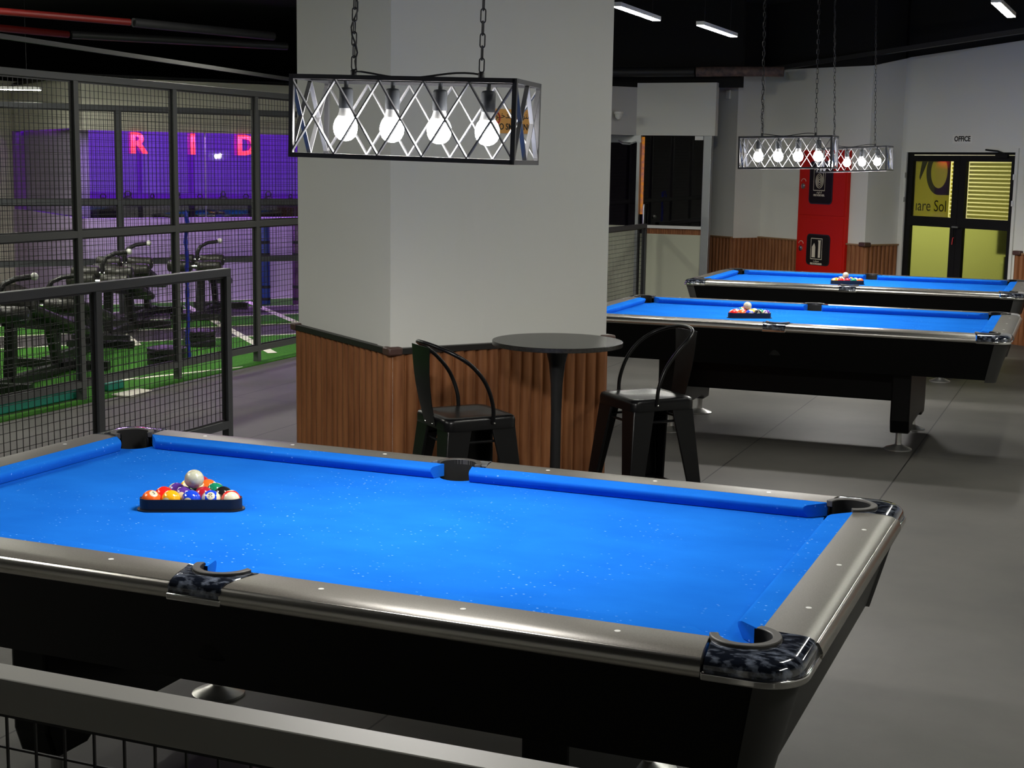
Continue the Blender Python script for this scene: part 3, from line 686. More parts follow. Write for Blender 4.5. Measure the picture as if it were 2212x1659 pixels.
# ------------------------------------------------------------------ pendant lamps
def build_lamp(zc):
    L, D, Hh = 0.612, 0.245, 0.205
    P = empty('pendant_lamp', (0,0,0), 0)
    t = 0.012; mb = MB()
    for z in (0, -Hh):
        for sy in (1, -1): mb.bar((-L/2, sy*D/2, z), (L/2, sy*D/2, z), t)
        for sx in (1, -1): mb.bar((sx*L/2, -D/2, z), (sx*L/2, D/2, z), t)
    for sx in (1, -1):
        for sy in (1, -1): mb.bar((sx*L/2, sy*D/2, t/2), (sx*L/2, sy*D/2, -Hh-t/2), t)
    mb.bar((-L/2, 0, 0), (L/2, 0, 0), 0.008, 0.022)
    mb.build('frame', M_lamp, P, smooth=False)
    def lattice(a, b, n, nm):
        mb = MB(); a = Vector(a); b = Vector(b)
        nrm = (b-a).normalized().cross(Vector((0,0,1)))
        for i in range(n):
            p = a + (b-a)*(i/n); q = a + (b-a)*((i+1)/n)
            for s_, e_ in (((p.x,p.y,-t/2), (q.x,q.y,-Hh+t/2)), ((p.x,p.y,-Hh+t/2), (q.x,q.y,-t/2))):
                s_ = Vector(s_); e_ = Vector(e_); d = (e_-s_).normalized(); w_ = d.cross(nrm)
                rings = [[tuple(pp+nrm*k1*0.0058+w_*k2*0.0019) for k1, k2 in ((-1,-1),(1,-1),(1,1),(-1,1))] for pp in (s_, e_)]
                mb.loft(rings)
        mb.build('lattice_panel', M_lattice, P, smooth=False)
    lattice((-L/2, -D/2, 0), (L/2, -D/2, 0), 5, 'f'); lattice((-L/2, D/2, 0), (L/2, D/2, 0), 5, 'b')
    lattice((-L/2, -D/2, 0), (-L/2, D/2, 0), 2, 'l'); lattice((L/2, -D/2, 0), (L/2, D/2, 0), 2, 'r')
    for i in range(4):
        x = -0.201 + i*0.134
        so = MB().lathe([(0.0001, -0.004), (0.006, -0.004), (0.006, -0.020), (0.016, -0.022), (0.0195, -0.028), (0.0195, -0.076), (0.0001, -0.076)], 20, c=(x, 0)).build('socket', M_socket, P, angle=50)
        MB().lathe([(0.0001, -0.0765), (0.0165, -0.0765), (0.0185, -0.086), (0.022, -0.098), (0.0001, -0.098)], 20, c=(x, 0)).build('bulb_collar', M_bulbneck, so, angle=50)
        MB().lathe([(0.0001, -0.0985), (0.0215, -0.0985), (0.027, -0.106), (0.0318, -0.118), (0.033, -0.129), (0.0312, -0.141), (0.026, -0.152), (0.017, -0.160), (0.007, -0.1635), (0.0001, -0.164)], 24, c=(x, 0)).build('bulb', M_bulb, so, angle=80)
    for i in range(4):
        ld = bpy.data.lights.new('bulb_light', 'SPOT'); ld.energy = DOWN; ld.spot_size = math.radians(178); ld.spot_blend = 0.35; ld.shadow_soft_size = 0.03; ld.color = (1.0, 0.97, 0.92)
        lo = bpy.data.objects.new('bulb_light', ld); COL.objects.link(lo); lo.parent = P; lo.location = (-0.201+i*0.134, 0, -0.197)
    top = 3.70 - zc
    for ci, sx in enumerate((-1, 1)):
        mb = MB(); x = sx*0.180
        mb.lathe([(0.0001, 0.004), (0.009, 0.004), (0.009, 0.024), (0.005, 0.028), (0.0001, 0.028)], 12, c=(x, 0))
        z = 0.026; k = 0
        while z < top - 0.02:
            link = []; hl = 0.012; hr = 0.0065
            for i in range(7): a = PI*i/6; link.append((hr*math.cos(a), hl+hr*math.sin(a)))
            for i in range(7): a = PI+PI*i/6; link.append((hr*math.cos(a), -hl+hr*math.sin(a)))
            zc_ = z + hl + hr
            pts = [((x+px_, 0, zc_+pz) if k % 2 == 0 else (x, px_, zc_+pz)) for px_, pz in link]
            mb.tube(pts, 0.0019, 5, closed=True)
            z += 2*(hl+hr) - 0.0052; k += 1
        mb.build('chain', M_chain, P, angle=60)
    # power cord: along the frame, then up woven through the left chain
    pts = [(0.18, 0.0, 0.020)]
    for i in range(1, 15):
        f = i/15; pts.append((0.18-0.36*f, 0.006*math.sin(f*5), 0.020+0.008*math.sin(f*PI*2.2+0.6)-0.004))
    pts.append((-0.172, 0.0, 0.022)); zz = 0.05; k = 0
    while zz < top: pts.append((-0.18+0.009*math.sin(k*1.15), 0.009*math.cos(k*1.15), zz)); zz += 0.022; k += 1
    MB().tube(pts, 0.0026, 6).build('power_cord', M_chain, P, angle=80)
    return P
GL = 'caged pendant lamps above the pool tables'
for (x, y, z, r, tilt, lb) in ((0.175, 0.0, 1.997, 0.127, 0.020, 'lattice caged four bulb pendant lamp hanging in front of the grey pillar'),
                              (-0.130, 6.261, 1.985, 0.008, -0.020, 'lattice caged four bulb pendant lamp above the middle table, left of the far pair'),
                              (-0.237, 9.584, 1.965, -0.087, -0.045, 'lattice caged four bulb pendant lamp over the far table, smallest and rightmost')):
    lp = build_lamp(z); lp.location = (x, y, z); lp.rotation_euler = (0, tilt, r); tag(lp, lb, 'pendant lamp', GL)
    for ch in kids(lp):
        pass

# ------------------------------------------------------------------ bar table and stools
bt = empty('bar_table', (-0.290, 2.355, 0), 0, 'round black bar table standing against the wood-clad pillar', 'bar table')
MB().lathe([(0.0001, 1.000), (0.285, 1.000), (0.286, 1.002), (0.286, 1.018), (0.2845, 1.020), (0.0001, 1.020)], 72).build('table_top', M_bartop, bt, angle=25)
MB().lathe([(0.0001, 0.012), (0.032, 0.012), (0.027, 0.05), (0.023, 0.25), (0.023, 0.70), (0.027, 0.83), (0.036, 0.92), (0.050, 0.975), (0.058, 1.0), (0.0001, 1.0)], 24).build('pedestal', M_blackmetal, bt, angle=50)
MB().lathe([(0.0001, 0.0), (0.20, 0.0), (0.20, 0.008), (0.19, 0.012), (0.03, 0.018), (0.0001, 0.018)], 40).build('base', M_blackmetal, bt, angle=50)

def build_stool():
    S = empty('bar_stool')
    z = 0.76; hw = 0.158
    # seat: rounded square with a dished top and a folded skirt; +x is the sitter's front
    def rsq(h, r, z_, n=5):
        pts = []
        for cx, cy, a in ((h-r, h-r, 0), (-h+r, h-r, 90), (-h+r, -h+r, 180), (h-r, -h+r, 270)):
            pts += [(cx+r*math.cos(math.radians(a+90*i/n)), cy+r*math.sin(math.radians(a+90*i/n)), z_) for i in range(n+1)]
        return pts
    mb = MB(); mb.loft([rsq(hw+0.004, 0.035, z-0.052), rsq(hw+0.004, 0.035, z-0.020), rsq(hw, 0.035, z-0.006), rsq(hw-0.010, 0.035, z), rsq(hw-0.032, 0.035, z-0.002), rsq(hw-0.065, 0.04, z-0.009), rsq(hw-0.105, 0.03, z-0.012)])
    mb.build('seat', M_stool, S, angle=60)
    for sx in (1, -1):
        for sy in (1, -1):
            a = Vector((sx*(hw-0.022), sy*(hw-0.022), z-0.05)); b = Vector((sx*(hw+0.048), sy*(hw+0.048), 0.0))
            def sec(c, w_, th=0.012):
                # angle section opening inward
                return [(c.x+sx*0.018, c.y+sy*0.018, c.z), (c.x+sx*0.018, c.y+sy*(0.018-w_), c.z), (c.x+sx*(0.018-th), c.y+sy*(0.018-w_), c.z), (c.x+sx*(0.018-th), c.y+sy*(0.018-th), c.z), (c.x+sx*(0.018-w_), c.y+sy*(0.018-th), c.z), (c.x+sx*(0.018-w_), c.y+sy*0.018, c.z)]
            rings = [sec(b, 0.036), sec(a.lerp(b, 0.5), 0.070), sec(a, 0.108)]
            if sx*sy > 0: rings = rings[::-1]
            MB().loft(rings).build('leg', M_stool, S, bevel=0.004, angle=30)
    def ring_at(zz, r, nm):
        f = (z-0.05-zz)/(z-0.05); h = (hw-0.022)+(0.070)*f; mb = MB()
        for a, b in (((1,1),(1,-1)), ((1,-1),(-1,-1)), ((-1,-1),(-1,1)), ((-1,1),(1,1))):
            mb.tube([(a[0]*h, a[1]*h, zz), (b[0]*h, b[1]*h, zz)], r, 8)
        mb.build(nm, M_stool, S)
    ring_at(0.33, 0.0085, 'foot_rail'); ring_at(0.655, 0.006, 'brace')
    # hoop back
    pts = [(0.045, -hw-0.007, z-0.030)]
    ctrl = [(0.045, hw+0.007, z-0.03), (0.040, hw+0.010, z+0.05), (0.005, hw+0.013, z+0.14), (-0.055, hw+0.010, z+0.212), (-0.120, hw-0.010, z+0.258), (-0.170, 0.105, z+0.284), (-0.196, 0.052, z+0.296), (-0.203, 0, z+0.299)]
    half = []
    for i in range(len(ctrl)-1):
        p0 = Vector(ctrl[max(i-1,0)]); p1 = Vector(ctrl[i]); p2 = Vector(ctrl[i+1]); p3 = Vector(ctrl[min(i+2, len(ctrl)-1)]) if i+2 < len(ctrl) else Vector((ctrl[-2][0], -ctrl[-2][1], ctrl[-2][2]))
        for k in range(5):
            t_ = k/5; half.append(0.5*((2*p1)+(p2-p0)*t_+(2*p0-5*p1+4*p2-p3)*t_*t_+(3*p1-p0-3*p2+p3)*t_**3))
    full = half + [Vector(ctrl[-1])] + [Vector((p.x, -p.y, p.z)) for p in reversed(half)]
    MB().tube([tuple(p) for p in full], 0.0085, 10).build('back_hoop', M_stool, S, angle=80)
    # splat
    rings = []
    for k in range(7):
        f = k/6; zz = z-0.045+f*0.330; xx = -hw-0.004-0.045*f-0.012*math.sin(f*PI); wd = 0.052+0.036*f
        rings.append([(xx-0.0015, -wd, zz), (xx-0.0055, 0, zz), (xx-0.0015, wd, zz), (xx+0.0015, wd, zz), (xx-0.0025, 0, zz), (xx+0.0015, -wd, zz)])
    MB().loft(rings).build('back_splat', M_stool, S, angle=40)
    for p in ((0.045, hw+0.017, z-0.026), (0.045, -hw-0.017, z-0.026), (-hw-0.010, 0.035, z-0.035), (-hw-0.010, -0.035, z-0.035)):
        MB().sphere(p, 0.0048, 10, 6).build('rivet', M_chrome, S)
    return S
st = build_stool(); st.location = (-0.515, 1.885, 0); st.rotation_euler = (0, 0, math.radians(50))
st2 = copy_tree(st); st2.location = (0.018, 2.690, 0); st2.rotation_euler = (0, 0, math.radians(229))
tag(st, 'black metal bar stool left of the round bar table, against the wood cladding', 'bar stool', 'metal bar stools at the bar table')
tag(st2, 'black metal bar stool right of the round bar table, before the middle pool table', 'bar stool', 'metal bar stools at the bar table')

# ------------------------------------------------------------------ mesh railings
def mesh_panel(p, q, z0, z1, r=0.0022, cell=0.05, off=0.0):
    mb = MB(); p = Vector((p[0], p[1], 0)); q = Vector((q[0], q[1], 0)); L = (q-p).length; d = (q-p)/L; n = Vector((-d.y, d.x, 0))
    k = int(L/cell)
    for i in range(1, k+1):
        c = p + d*(i*L/(k+1)); mb.tube([(c.x, c.y, z0), (c.x, c.y, z1)], r, 4)
    m = int((z1-z0)/cell)
    for j in range(1, m+1):
        z = z0 + j*(z1-z0)/(m+1); a = p + n*r*1.6; b = q + n*r*1.6
        mb.tube([(a.x, a.y, z), (b.x, b.y, z)], r, 4)
    return mb
def railing(name, p, q, posts, h, label, tube=0.05, bottom=0.10, mids=(), m=M_framemetal, cell=0.05, cat='railing', group=None):
    # posts: distances along p->q of the post centres (first and last are the ends)
    p = Vector((p[0], p[1], 0)); q = Vector((q[0], q[1], 0)); d = (q-p).normalized()
    R = empty(name, tuple(p), math.atan2(d.y, d.x), label, cat, group)
    L = posts[-1]; t2 = tube/2
    MB().box(posts[0]-t2, L+t2, -t2, t2, h-tube, h).build('top_rail', m, R, smooth=False, bevel=0.003)
    for s_ in posts: MB().box(s_-t2, s_+t2, -t2+0.0005, t2-0.0005, 0, h-tube).build('post', m, R, smooth=False)
    lv = [bottom] + [z for z in mids] + [h-tube]
    for a, b in zip(posts[:-1], posts[1:]):
        if bottom > 0: MB().box(a+t2, b-t2, -t2+0.001, t2-0.001, bottom-tube*0.5, bottom+tube*0.5).build('bottom_rail', m, R, smooth=False)
        for z in mids: MB().box(a+t2, b-t2, -t2+0.001, t2-0.001, z-tube*0.5, z+tube*0.5).build('mid_rail', m, R, smooth=False)
        for z0, z1 in zip(lv[:-1], lv[1:]):
            z0_ = z0+tube*0.5; z1_ = z1-(tube*0.5 if z1 != h-tube else 0)
            f = 0.012
            mb = mesh_panel((a+t2+f, 0), (b-t2-f, 0), z0_+f, z1_-f, cell=cell)
            for s1, s2 in (((a+t2+f/2, z0_+f/2), (b-t2-f/2, z0_+f/2)), ((a+t2+f/2, z1_-f/2), (b-t2-f/2, z1_-f/2)), ((a+t2+f/2, z0_), (a+t2+f/2, z1_)), ((b-t2-f/2, z0_), (b-t2-f/2, z1_))):
                mb.bar((s1[0], 0, s1[1]), (s2[0], 0, s2[1]), f)
            mb.build('wire_mesh', M_blackmetal, R, smooth=False)
    return R
GR = 'black mesh railings'
railing('mesh_railing', (-1.35, -2.09), (2.35, -2.09), [0, 1.28, 2.46, 3.70], 1.10, 'black steel mesh railing closest to the camera, its flat lit-toned top crossing the bottom', group=GR, m=M_foreground)
railing('mesh_railing', (-3.25, 0.42), (-3.25, 4.25), [0, 1.27, 2.55, 3.83], 1.10, 'low black steel mesh railing behind the left end of the near table', group=GR)
railing('mesh_railing', (-3.22, 11.0), (-3.22, 13.05), [0, 2.05], 1.10, 'low black mesh railing beside the storefront glass, right of the pillar', group=GR)
railing('mesh_partition', (-5.04, 3.85-1.195), (-5.04, 9.83), [0, 1.195, 2.39, 3.585, 4.78, 5.975, 7.17], 2.37, 'tall black mesh partition enclosing the green turf gym', bottom=0.125, mids=(1.225,), group='tall mesh partitions', cat='partition', m=M_partition)
pb = V2(-8.78, 11.7) - DB*4.4 - DA*1.15
railing('mesh_partition', tuple(pb[:2]), tuple((pb+DB*6)[:2]), [0, 1.62, 3.27, 4.92, 6.6], 2.36, 'rear tall mesh partition in front of the purple lit studio', bottom=0.60, mids=(1.28,), tube=0.06, group='tall mesh partitions', cat='partition', cell=0.05)

# ------------------------------------------------------------------ office door
door = empty('door_1', tuple(DL), math.atan2(-DA.y, -DA.x), kind='structure')
LD = (H-DL).length    # local x along the wall, -y towards the room
mb = MB(); cw = 0.035
mb.box(0, cw, -0.02, 0.10, 0, 2.015); mb.box(LD-cw, LD, -0.02, 0.10, 0, 2.015); mb.box(cw, LD-cw, -0.02, 0.10, 1.972, 2.015)
mb.build('casing', M_wall, door, smooth=False)
mb = MB(); fw = 0.05; x0, x1 = cw, LD-cw; xm = (x0+x1)/2
mb.box(x0, x0+0.02, 0.0, 0.08, 0, 1.972); mb.box(x1-0.02, x1, 0.0, 0.08, 0, 1.972); mb.box(x0, x1, 0.0, 0.08, 1.945, 1.972)
mb.build('frame', M_doorblack, door, smooth=False)
for k, (a, b) in enumerate(((x0+0.022, xm-0.002), (xm+0.002, x1-0.022))):
    mb = MB(); s1 = 0.060 if k == 0 else 0.085; s2 = 0.085 if k == 0 else 0.040
    mb.box(a, a+s1, 0.005, 0.05, 0.01, 1.94); mb.box(b-s2, b, 0.005, 0.05, 0.01, 1.94)
    for z0, z1 in ((0.01, 0.14), (1.165, 1.272), (1.875, 1.94)): mb.box(a+s1, b-s2, 0.005, 0.05, z0, z1)
    lf = mb.build('leaf', M_doorblack, door, smooth=False)
    MB().box(a+s1, b-s2, 0.022, 0.030, 1.272, 1.875).build('upper_pane', M_tintglass, lf, smooth=False)
    MB().box(a+s1, b-s2, 0.022, 0.030, 0.14, 1.165).build('lower_pane', M_frost, lf, smooth=False)
    if k == 0:
        # yellow poster behind the upper left pane with part of a logo and cut-off words
        pw0, pw1 = a+s1+0.004, b-s2-0.075
        MB().box(pw0, pw1, 0.045, 0.049, 1.272, 1.875).build('poster', M_yellow, lf, smooth=False)
        cx, cz = pw0+0.345, 1.762; n = 40
        Mf = face_mtx((0, 0.0435, 0), (1, 0, 0), (0, -1, 0))
        # ring with squared lower right corner
        oo = []; ii = []
        for i in range(n):
            t_ = 2*PI*i/n; ii.append((min(pw1-0.004, cx+0.118*math.cos(t_)), cz+0.178*math.sin(t_)))
            ox, oz = cx+0.185*math.cos(t_), cz+0.250*math.sin(t_)
            if math.cos(t_) > 0 and math.sin(t_) < 0: k_ = min(0.185/max(1e-4, abs(math.cos(t_))), 0.250/max(1e-4, abs(math.sin(t_)))); ox, oz = cx+k_*math.cos(t_), cz+k_*math.sin(t_); oz = max(oz, cz-0.250)
            oo.append((min(ox, pw1), min(oz, 1.873)))
        vs = [(x, z, 0) for x, z in oo]+[(x, min(z, 1.873), 0) for x, z in ii]+[(x, z, 0.001) for x, z in oo]+[(x, min(z, 1.873), 0.001) for x, z in ii]; fs = []
        for i in range(n):
            j = (i+1) % n; fs += [(2*n+i, 2*n+j, 3*n+j, 3*n+i), (i, j, 2*n+j, 2*n+i)]
        MB().add(vs, fs, Mf).build('logo_ring', M_ink, lf, smooth=False)
        vx = pw0+0.02
        MB().prism([(vx+0.070, 1.872), (vx+0.150, 1.872), (vx+0.052, 1.667), (vx+0.040, 1.70)], 0, 0.001, Mf).build('logo_stroke', M_ink, lf, smooth=False)
        text_mesh('lettering', '\u0131are Sol', 0.175, M_ink, Mf @ Matrix.Translation((pw0+0.250, 1.385, 0.0)), lf, sx=0.86)
    bx0 = a+s1 if k == 1 else b-s2-0.075
    mb = MB()
    for i in range(14):
        z = 1.280+i*0.0425
        mb.box(bx0, b-s2, 0.062, 0.064, z, z+0.028)
    mb.build('blind', M_blind, lf, smooth=False)
    if k == 0:
        h_ = MB(); h_.box(b-0.055, b-0.025, -0.004, 0.005, 1.00, 1.17); h_.build('handle_plate', M_doorblack, lf, smooth=False)
    else:
        pass
mb = MB(); mb.tube([(xm-0.02, 0.005, 1.175), (xm-0.02, -0.035, 1.175), (xm+0.06, -0.038, 1.175)], 0.009, 8); mb.build('handle', M_silver, door)
mb = MB(); mb.tube([(xm-0.025, 0.0, 1.06), (xm-0.025, -0.010, 1.05), (xm-0.03, -0.012, 0.985)], 0.006, 6); mb.build('key', M_signred, door)
mb = MB(); mb.box(x1-0.26, x1-0.10, -0.02, 0.005, 1.915, 1.955); mb.tube([(x1-0.13, -0.02, 1.955), (x1-0.20, -0.06, 1.985), (x1-0.38, -0.03, 1.998)], 0.009, 6); mb.build('door_closer', M_doorblack, door, smooth=False)
for x_, z_ in ((x1+0.006, 1.72), (x1+0.006, 1.45), (x0-0.012, 1.72), (x0-0.012, 1.45)):
    MB().box(x_-0.008, x_+0.012, -0.035, 0.0, z_-0.028, z_+0.028).build('hinge', M_white, door, smooth=False)
# room behind the office door
Mo = Matrix.Translation(DL) @ Matrix.Rotation(math.atan2(-DA.y, -DA.x), 4, 'Z')
mb = MB(); mb.box(-0.6, 2.2, 2.4, 2.5, 0, 2.6, Mo); mb.box(-0.7, -0.6, 0.12, 2.5, 0, 2.6, Mo); mb.box(2.2, 2.3, 0.12, 2.5, 0, 2.6, Mo); mb.box(-0.7, 2.3, 0.12, 2.5, 2.6, 2.65, Mo)
struct(mb.build('wall_office', M_cream, smooth=False))
dk = empty('office_desk', tuple(Mo @ Vector((1.0, 1.5, 0))), math.atan2(-DA.y, -DA.x), 'blurred desk seen through the lower glass of the office door', 'desk')
MB().box(-0.6, 0.6, -0.3, 0.3, 0.70, 0.74).build('desk_top', M_white, dk, smooth=False)
for x_ in (-0.58, 0.54): MB().box(x_, x_+0.04, -0.28, 0.28, 0, 0.70).build('leg', M_blackmetal, dk, smooth=False)
ol = bpy.data.lights.new('office_light', 'AREA'); ol.energy = 26; ol.size = 0.6; ol.color = (1, 0.97, 0.85)
oo_ = bpy.data.objects.new('office_light', ol); COL.objects.link(oo_); oo_.location = Mo @ Vector((0.8, 1.0, 2.55))
fc = empty('filing_cabinet', tuple(Mo @ Vector((1.25, 0.75, 0))), math.atan2(-DA.y, -DA.x), 'dark blurred cabinet behind the lower right glass of the office door', 'cabinet')
cb = MB().box(-0.26, 0.26, -0.2, 0.2, 0, 0.86).build('body', mat('olive_cabinet', (0.10, 0.10, 0.05), 0.5), fc, smooth=False)
for z in (0.25, 0.52, 0.79): MB().box(-0.12, 0.12, -0.215, -0.2, z, z+0.02).build('handle', M_silver, fc, smooth=False)
mo = empty('computer_monitor', tuple(Mo @ Vector((0.45, 1.40, 0.74))), math.atan2(-DA.y, -DA.x), 'dark monitor on the desk behind the lower left office glass', 'monitor')
MB().box(-0.28, 0.28, -0.02, 0.02, 0.08, 0.42).build('screen', M_blackmetal, mo, smooth=False); MB().box(-0.03, 0.03, -0.02, 0.02, 0.0, 0.10).build('stand', M_blackmetal, mo, smooth=False)
# OFFICE sign
os_ = empty('office_sign', tuple(H + DA*0.765 + DB*(-0.0) + V2(0,0,2.112)), 0, 'small white sign reading OFFICE above the black glazed door', 'sign')
Mw = face_mtx((0,0,0), -DA, -DB)
MB().box(-0.135, 0.135, -0.045, 0.04, 0, 0.002, Mw).build('plate', mat('sign_plate', (0.80, 0.79, 0.74), 0.6), os_, smooth=False)
text_mesh('lettering', 'OFFICE', 0.075, M_ink, Mw @ Matrix.Translation((0, 0, 0.003)), os_, bold=0.0026, sx=0.92)

# ------------------------------------------------------------------ red fire cabinet
cab = empty('fire_cabinet', tuple(CABL), math.atan2(-DA.y, -DA.x), 'tall red fire hose and extinguisher cabinet set in the far wall', 'fire cabinet')
LC = (CABR-CABL).length
MB().box(0, LC, -0.045, 0.0, 0.0, 1.985).build('body', M_red, cab, smooth=False, bevel=0.004)
Mc = face_mtx((0, -0.0, 0), (1,0,0), (0,-1,0))
def cab_door(z0, z1, wz0, wz1, wx0, lockz, words, kind_):
    d_ = MB().box(0.03, LC-0.03, -0.052, -0.045, z0, z1).build('door', M_red, cab, smooth=False, bevel=0.003)
    r_ = 0.05
    def rr(x0_, x1_, y0_, y1_, r_, n=6):
        pts = []
        for cx_, cy_, a_ in ((x1_-r_, y1_-r_, 0), (x0_+r_, y1_-r_, 90), (x0_+r_, y0_+r_, 180), (x1_-r_, y0_+r_, 270)):
            pts += [(cx_+r_*math.cos(math.radians(a_+90*i/n)), cy_+r_*math.sin(math.radians(a_+90*i/n))) for i in range(n+1)]
        return pts
    wx1 = wx0+0.385
    g_ = MB().prism(rr(wx0, wx1, wz0, wz1, r_), 0.052, 0.058, Mc).build('window_gasket', M_blackmetal, d_, smooth=False)
    MB().prism(rr(wx0+0.012, wx1-0.012, wz0+0.012, wz1-0.012, r_-0.01), 0.058, 0.060, Mc).build('pane', M_pane_dark, g_, smooth=False)
    lx = 0.085
    lk = MB(); lk.lathe([(0.0001, 0.052), (0.034, 0.052), (0.032, 0.060), (0.014, 0.066), (0.0001, 0.066)], 20, M=Mc @ Matrix.Translation((lx, lockz, 0))); lk.build('lock', M_chrome, d_)
    ar = MB(); ar.tube([tuple(Mc @ Vector((lx+0.038*math.cos(t_), lockz+0.055+0.030*math.sin(t_), 0.053))) for t_ in [PI*i/10 for i in range(11)]], 0.003, 5); ar.build('lock_marking', M_print, d_)
    cx_ = (wx0+wx1)/2-0.02; cz_ = (wz0+wz1)/2+(0.03 if kind_ == 0 else 0.01); hw_, hh_ = 0.092, 0.118
    fr = MB()
    for (ax, az, bx_, bz) in ((-hw_, -hh_, hw_, -hh_), (-hw_, hh_, hw_, hh_), (-hw_, -hh_, -hw_, hh_), (hw_, -hh_, hw_, hh_)):
        fr.bar(tuple(Mc @ Vector((cx_+ax, cz_+az, 0.061))), tuple(Mc @ Vector((cx_+bx_, cz_+bz, 0.061))), 0.008, 0.002)
    if kind_ == 0:
        pts = []
        for i in range(110):
            t_ = i/109*2*PI*4; rad = 0.008+0.064*i/109; pts.append(tuple(Mc @ Vector((cx_+rad*0.95*math.cos(t_), cz_-0.005+rad*1.25*math.sin(t_), 0.061))))
        pts.append(tuple(Mc @ Vector((cx_+0.06, cz_+0.085, 0.061))))
        fr.tube(pts, 0.0042, 4)
    else:
        fr.prism([(cx_+x_, cz_+z_) for x_, z_ in ((-0.075,-0.10),(-0.02,-0.10),(-0.02,0.02),(-0.03,0.045),(-0.04,0.065),(-0.055,0.045),(-0.075,0.02))], 0.0605, 0.062, Mc)
        fr.prism([(cx_+x_, cz_+z_) for x_, z_ in ((0.03,-0.10),(0.065,-0.10),(0.065,0.09),(0.075,0.10),(0.02,0.10),(0.03,0.08))], 0.0605, 0.062, Mc)
    fr.build('pictogram', M_print, g_, smooth=False)
    text_mesh('lettering', words, 0.030, M_print, Mc @ Matrix.Translation((cx_, cz_-hh_-0.055, 0.0605)), g_, bold=0.0012, sx=0.88 if kind_ == 0 else 0.72)
    text_mesh('lettering', '\ufe96\ufed4\ufef4\ufee8\ufeb3' if kind_ else '\ufec0\ufef4\ufed3 \ufea9\ufe8d', 0.030, M_print, Mc @ Matrix.Translation((cx_, cz_-hh_-0.022, 0.0605)), g_, bold=0.0008)
cab_door(1.245, 1.955, 1.372, 1.86, 0.185, 1.573, 'FIRE HOSE REEL', 0)
cab_door(0.10, 1.205, 0.672, 1.030, 0.185, 0.855, 'FIRE EXTINGUISHER', 1)

# ------------------------------------------------------------------ storefront, left of the far wall
SY = 13.30
mb = MB(); mb.box(-3.435, -2.47, SY, SY+0.12, 2.137, 2.75)
struct(mb.build('wall_storefront', M_wall, smooth=False))
mb = MB(); wallquad(mb, V2(-4.15, 12.34), V2(-3.435, SY), 2.137, 2.70); struct(mb.build('wall_storefront_side', mat('wall_grey_side_light', (0.55, 0.55, 0.54), 0.75), smooth=False))  # same grey bulkhead; its separate tone stands in for different light
mb = MB(); mb.box(-6.5, -2.2, SY+0.1, SY+0.2, 2.70, 3.7); struct(mb.build('wall_storefront_upper', M_black, smooth=False))
w1 = empty('window_1', (-3.33, SY, 0), 0, kind='structure')
MB().box(0, 0.735, 0.02, 0.03, 1.075, 2.13).build('pane', M_darkglass, w1, smooth=False)
MB().box(0, 0.735, -0.02, 0.05, 1.040, 1.075).build('sill', M_white, w1, smooth=False)
mb = MB(); flutes(mb, (0, 0.02), (0.735, 0.02), 0.972, 1.040, period=0.03, depth=0.008, base=0.002); mb.build('ribbed_strip', M_flute, w1, smooth=False)
MB().box(-0.02, 0.735, 0.0, 0.03, 0.0, 0.972).build('lower_panel', M_creampanel, w1, smooth=False)
struct(MB().box(-2.595, -2.50, SY-0.03, SY+0.06, 0, 2.137).build('trim_8', M_silver, smooth=False, bevel=0.004))
MB_ = MB().box(-2.70, -2.60, SY-0.035, SY-0.002, 2.085, 2.132).build('trim_9', M_white, smooth=False); struct(MB_)
d2 = empty('door_2', (-4.4, SY, 0), 0, kind='structure')
MB().box(0.0, 0.985, 0.02, 0.03, 1.06, 2.05).build('pane', glass_mat('violet_glass', (0.10, 0.05, 0.20), 0.03, (0.35, 0.32, 0.4), 0.8), d2, smooth=False)
MB().box(0.0, 0.985, 0.0, 0.03, 0.0, 1.06).build('lower_panel', M_creampanel, d2, smooth=False)
MB().box(0.0, 1.03, -0.01, 0.05, 2.05, 2.137).build('head_rail', M_silver, d2, smooth=False)
MB().box(0.985, 1.022, -0.02, 0.05, 0.0, 2.05).build('stile', M_silver, d2, smooth=False)
MB().tube([(0.75, -0.02, 2.07), (0.82, -0.05, 2.035), (0.90, -0.04, 2.03), (0.97, -0.02, 2.06)], 0.010, 8).build('door_closer', M_silver, d2)
MB().tube([(1.10, -0.04, 0.86), (1.10, -0.05, 0.90), (1.10, -0.05, 1.30), (1.10, -0.04, 1.32)], 0.012, 8).build('handle', M_silver, d2)
tag(MB().box(-3.372, -3.325, SY+0.035, SY+0.045, 1.20, 2.12).build('wall_poster', M_poster_glow, smooth=False), 'orange and violet flame poster seen in the gap beside the glass door', 'poster')
mb = MB(); mb.box(-5.2, -2.72, SY+0.62, SY+0.72, 0, 2.6); mb.box(-5.3, -5.2, SY+0.1, SY+0.72, 0, 2.6); mb.box(-2.80, -2.72, SY+0.15, SY+0.60, 0, 2.6)
struct(mb.build('wall_back_shop', M_doc, smooth=False))
tag(MB().lathe([(0.0001, 0.0), (0.055, 0.0), (0.055, 0.025), (0.045, 0.03), (0.04, 0.06), (0.02, 0.085), (0.0001, 0.09)], 20, M=Matrix.Rotation(PI, 4, 'X')).build('dome_camera', M_white), 'small white dome camera on the pale bulkhead right of the pillar', 'camera')
bpy.data.objects['dome_camera'].location = (-3.545, 12.95, 2.40)
MB().bar((-0.06, 0.06, -0.01), (0.02, -0.02, -0.01), 0.02).build('bracket', M_blackmetal, bpy.data.objects['dome_camera'])
tag(MB().tube([(-4.3, 12.75, 2.86), (-3.5, 13.10, 2.865), (-2.72, 13.22, 2.87)], 0.055, 14).build('pipe', M_pipe), 'black insulated pipe under the ceiling, left of the foil wrapped pipe', 'pipe')
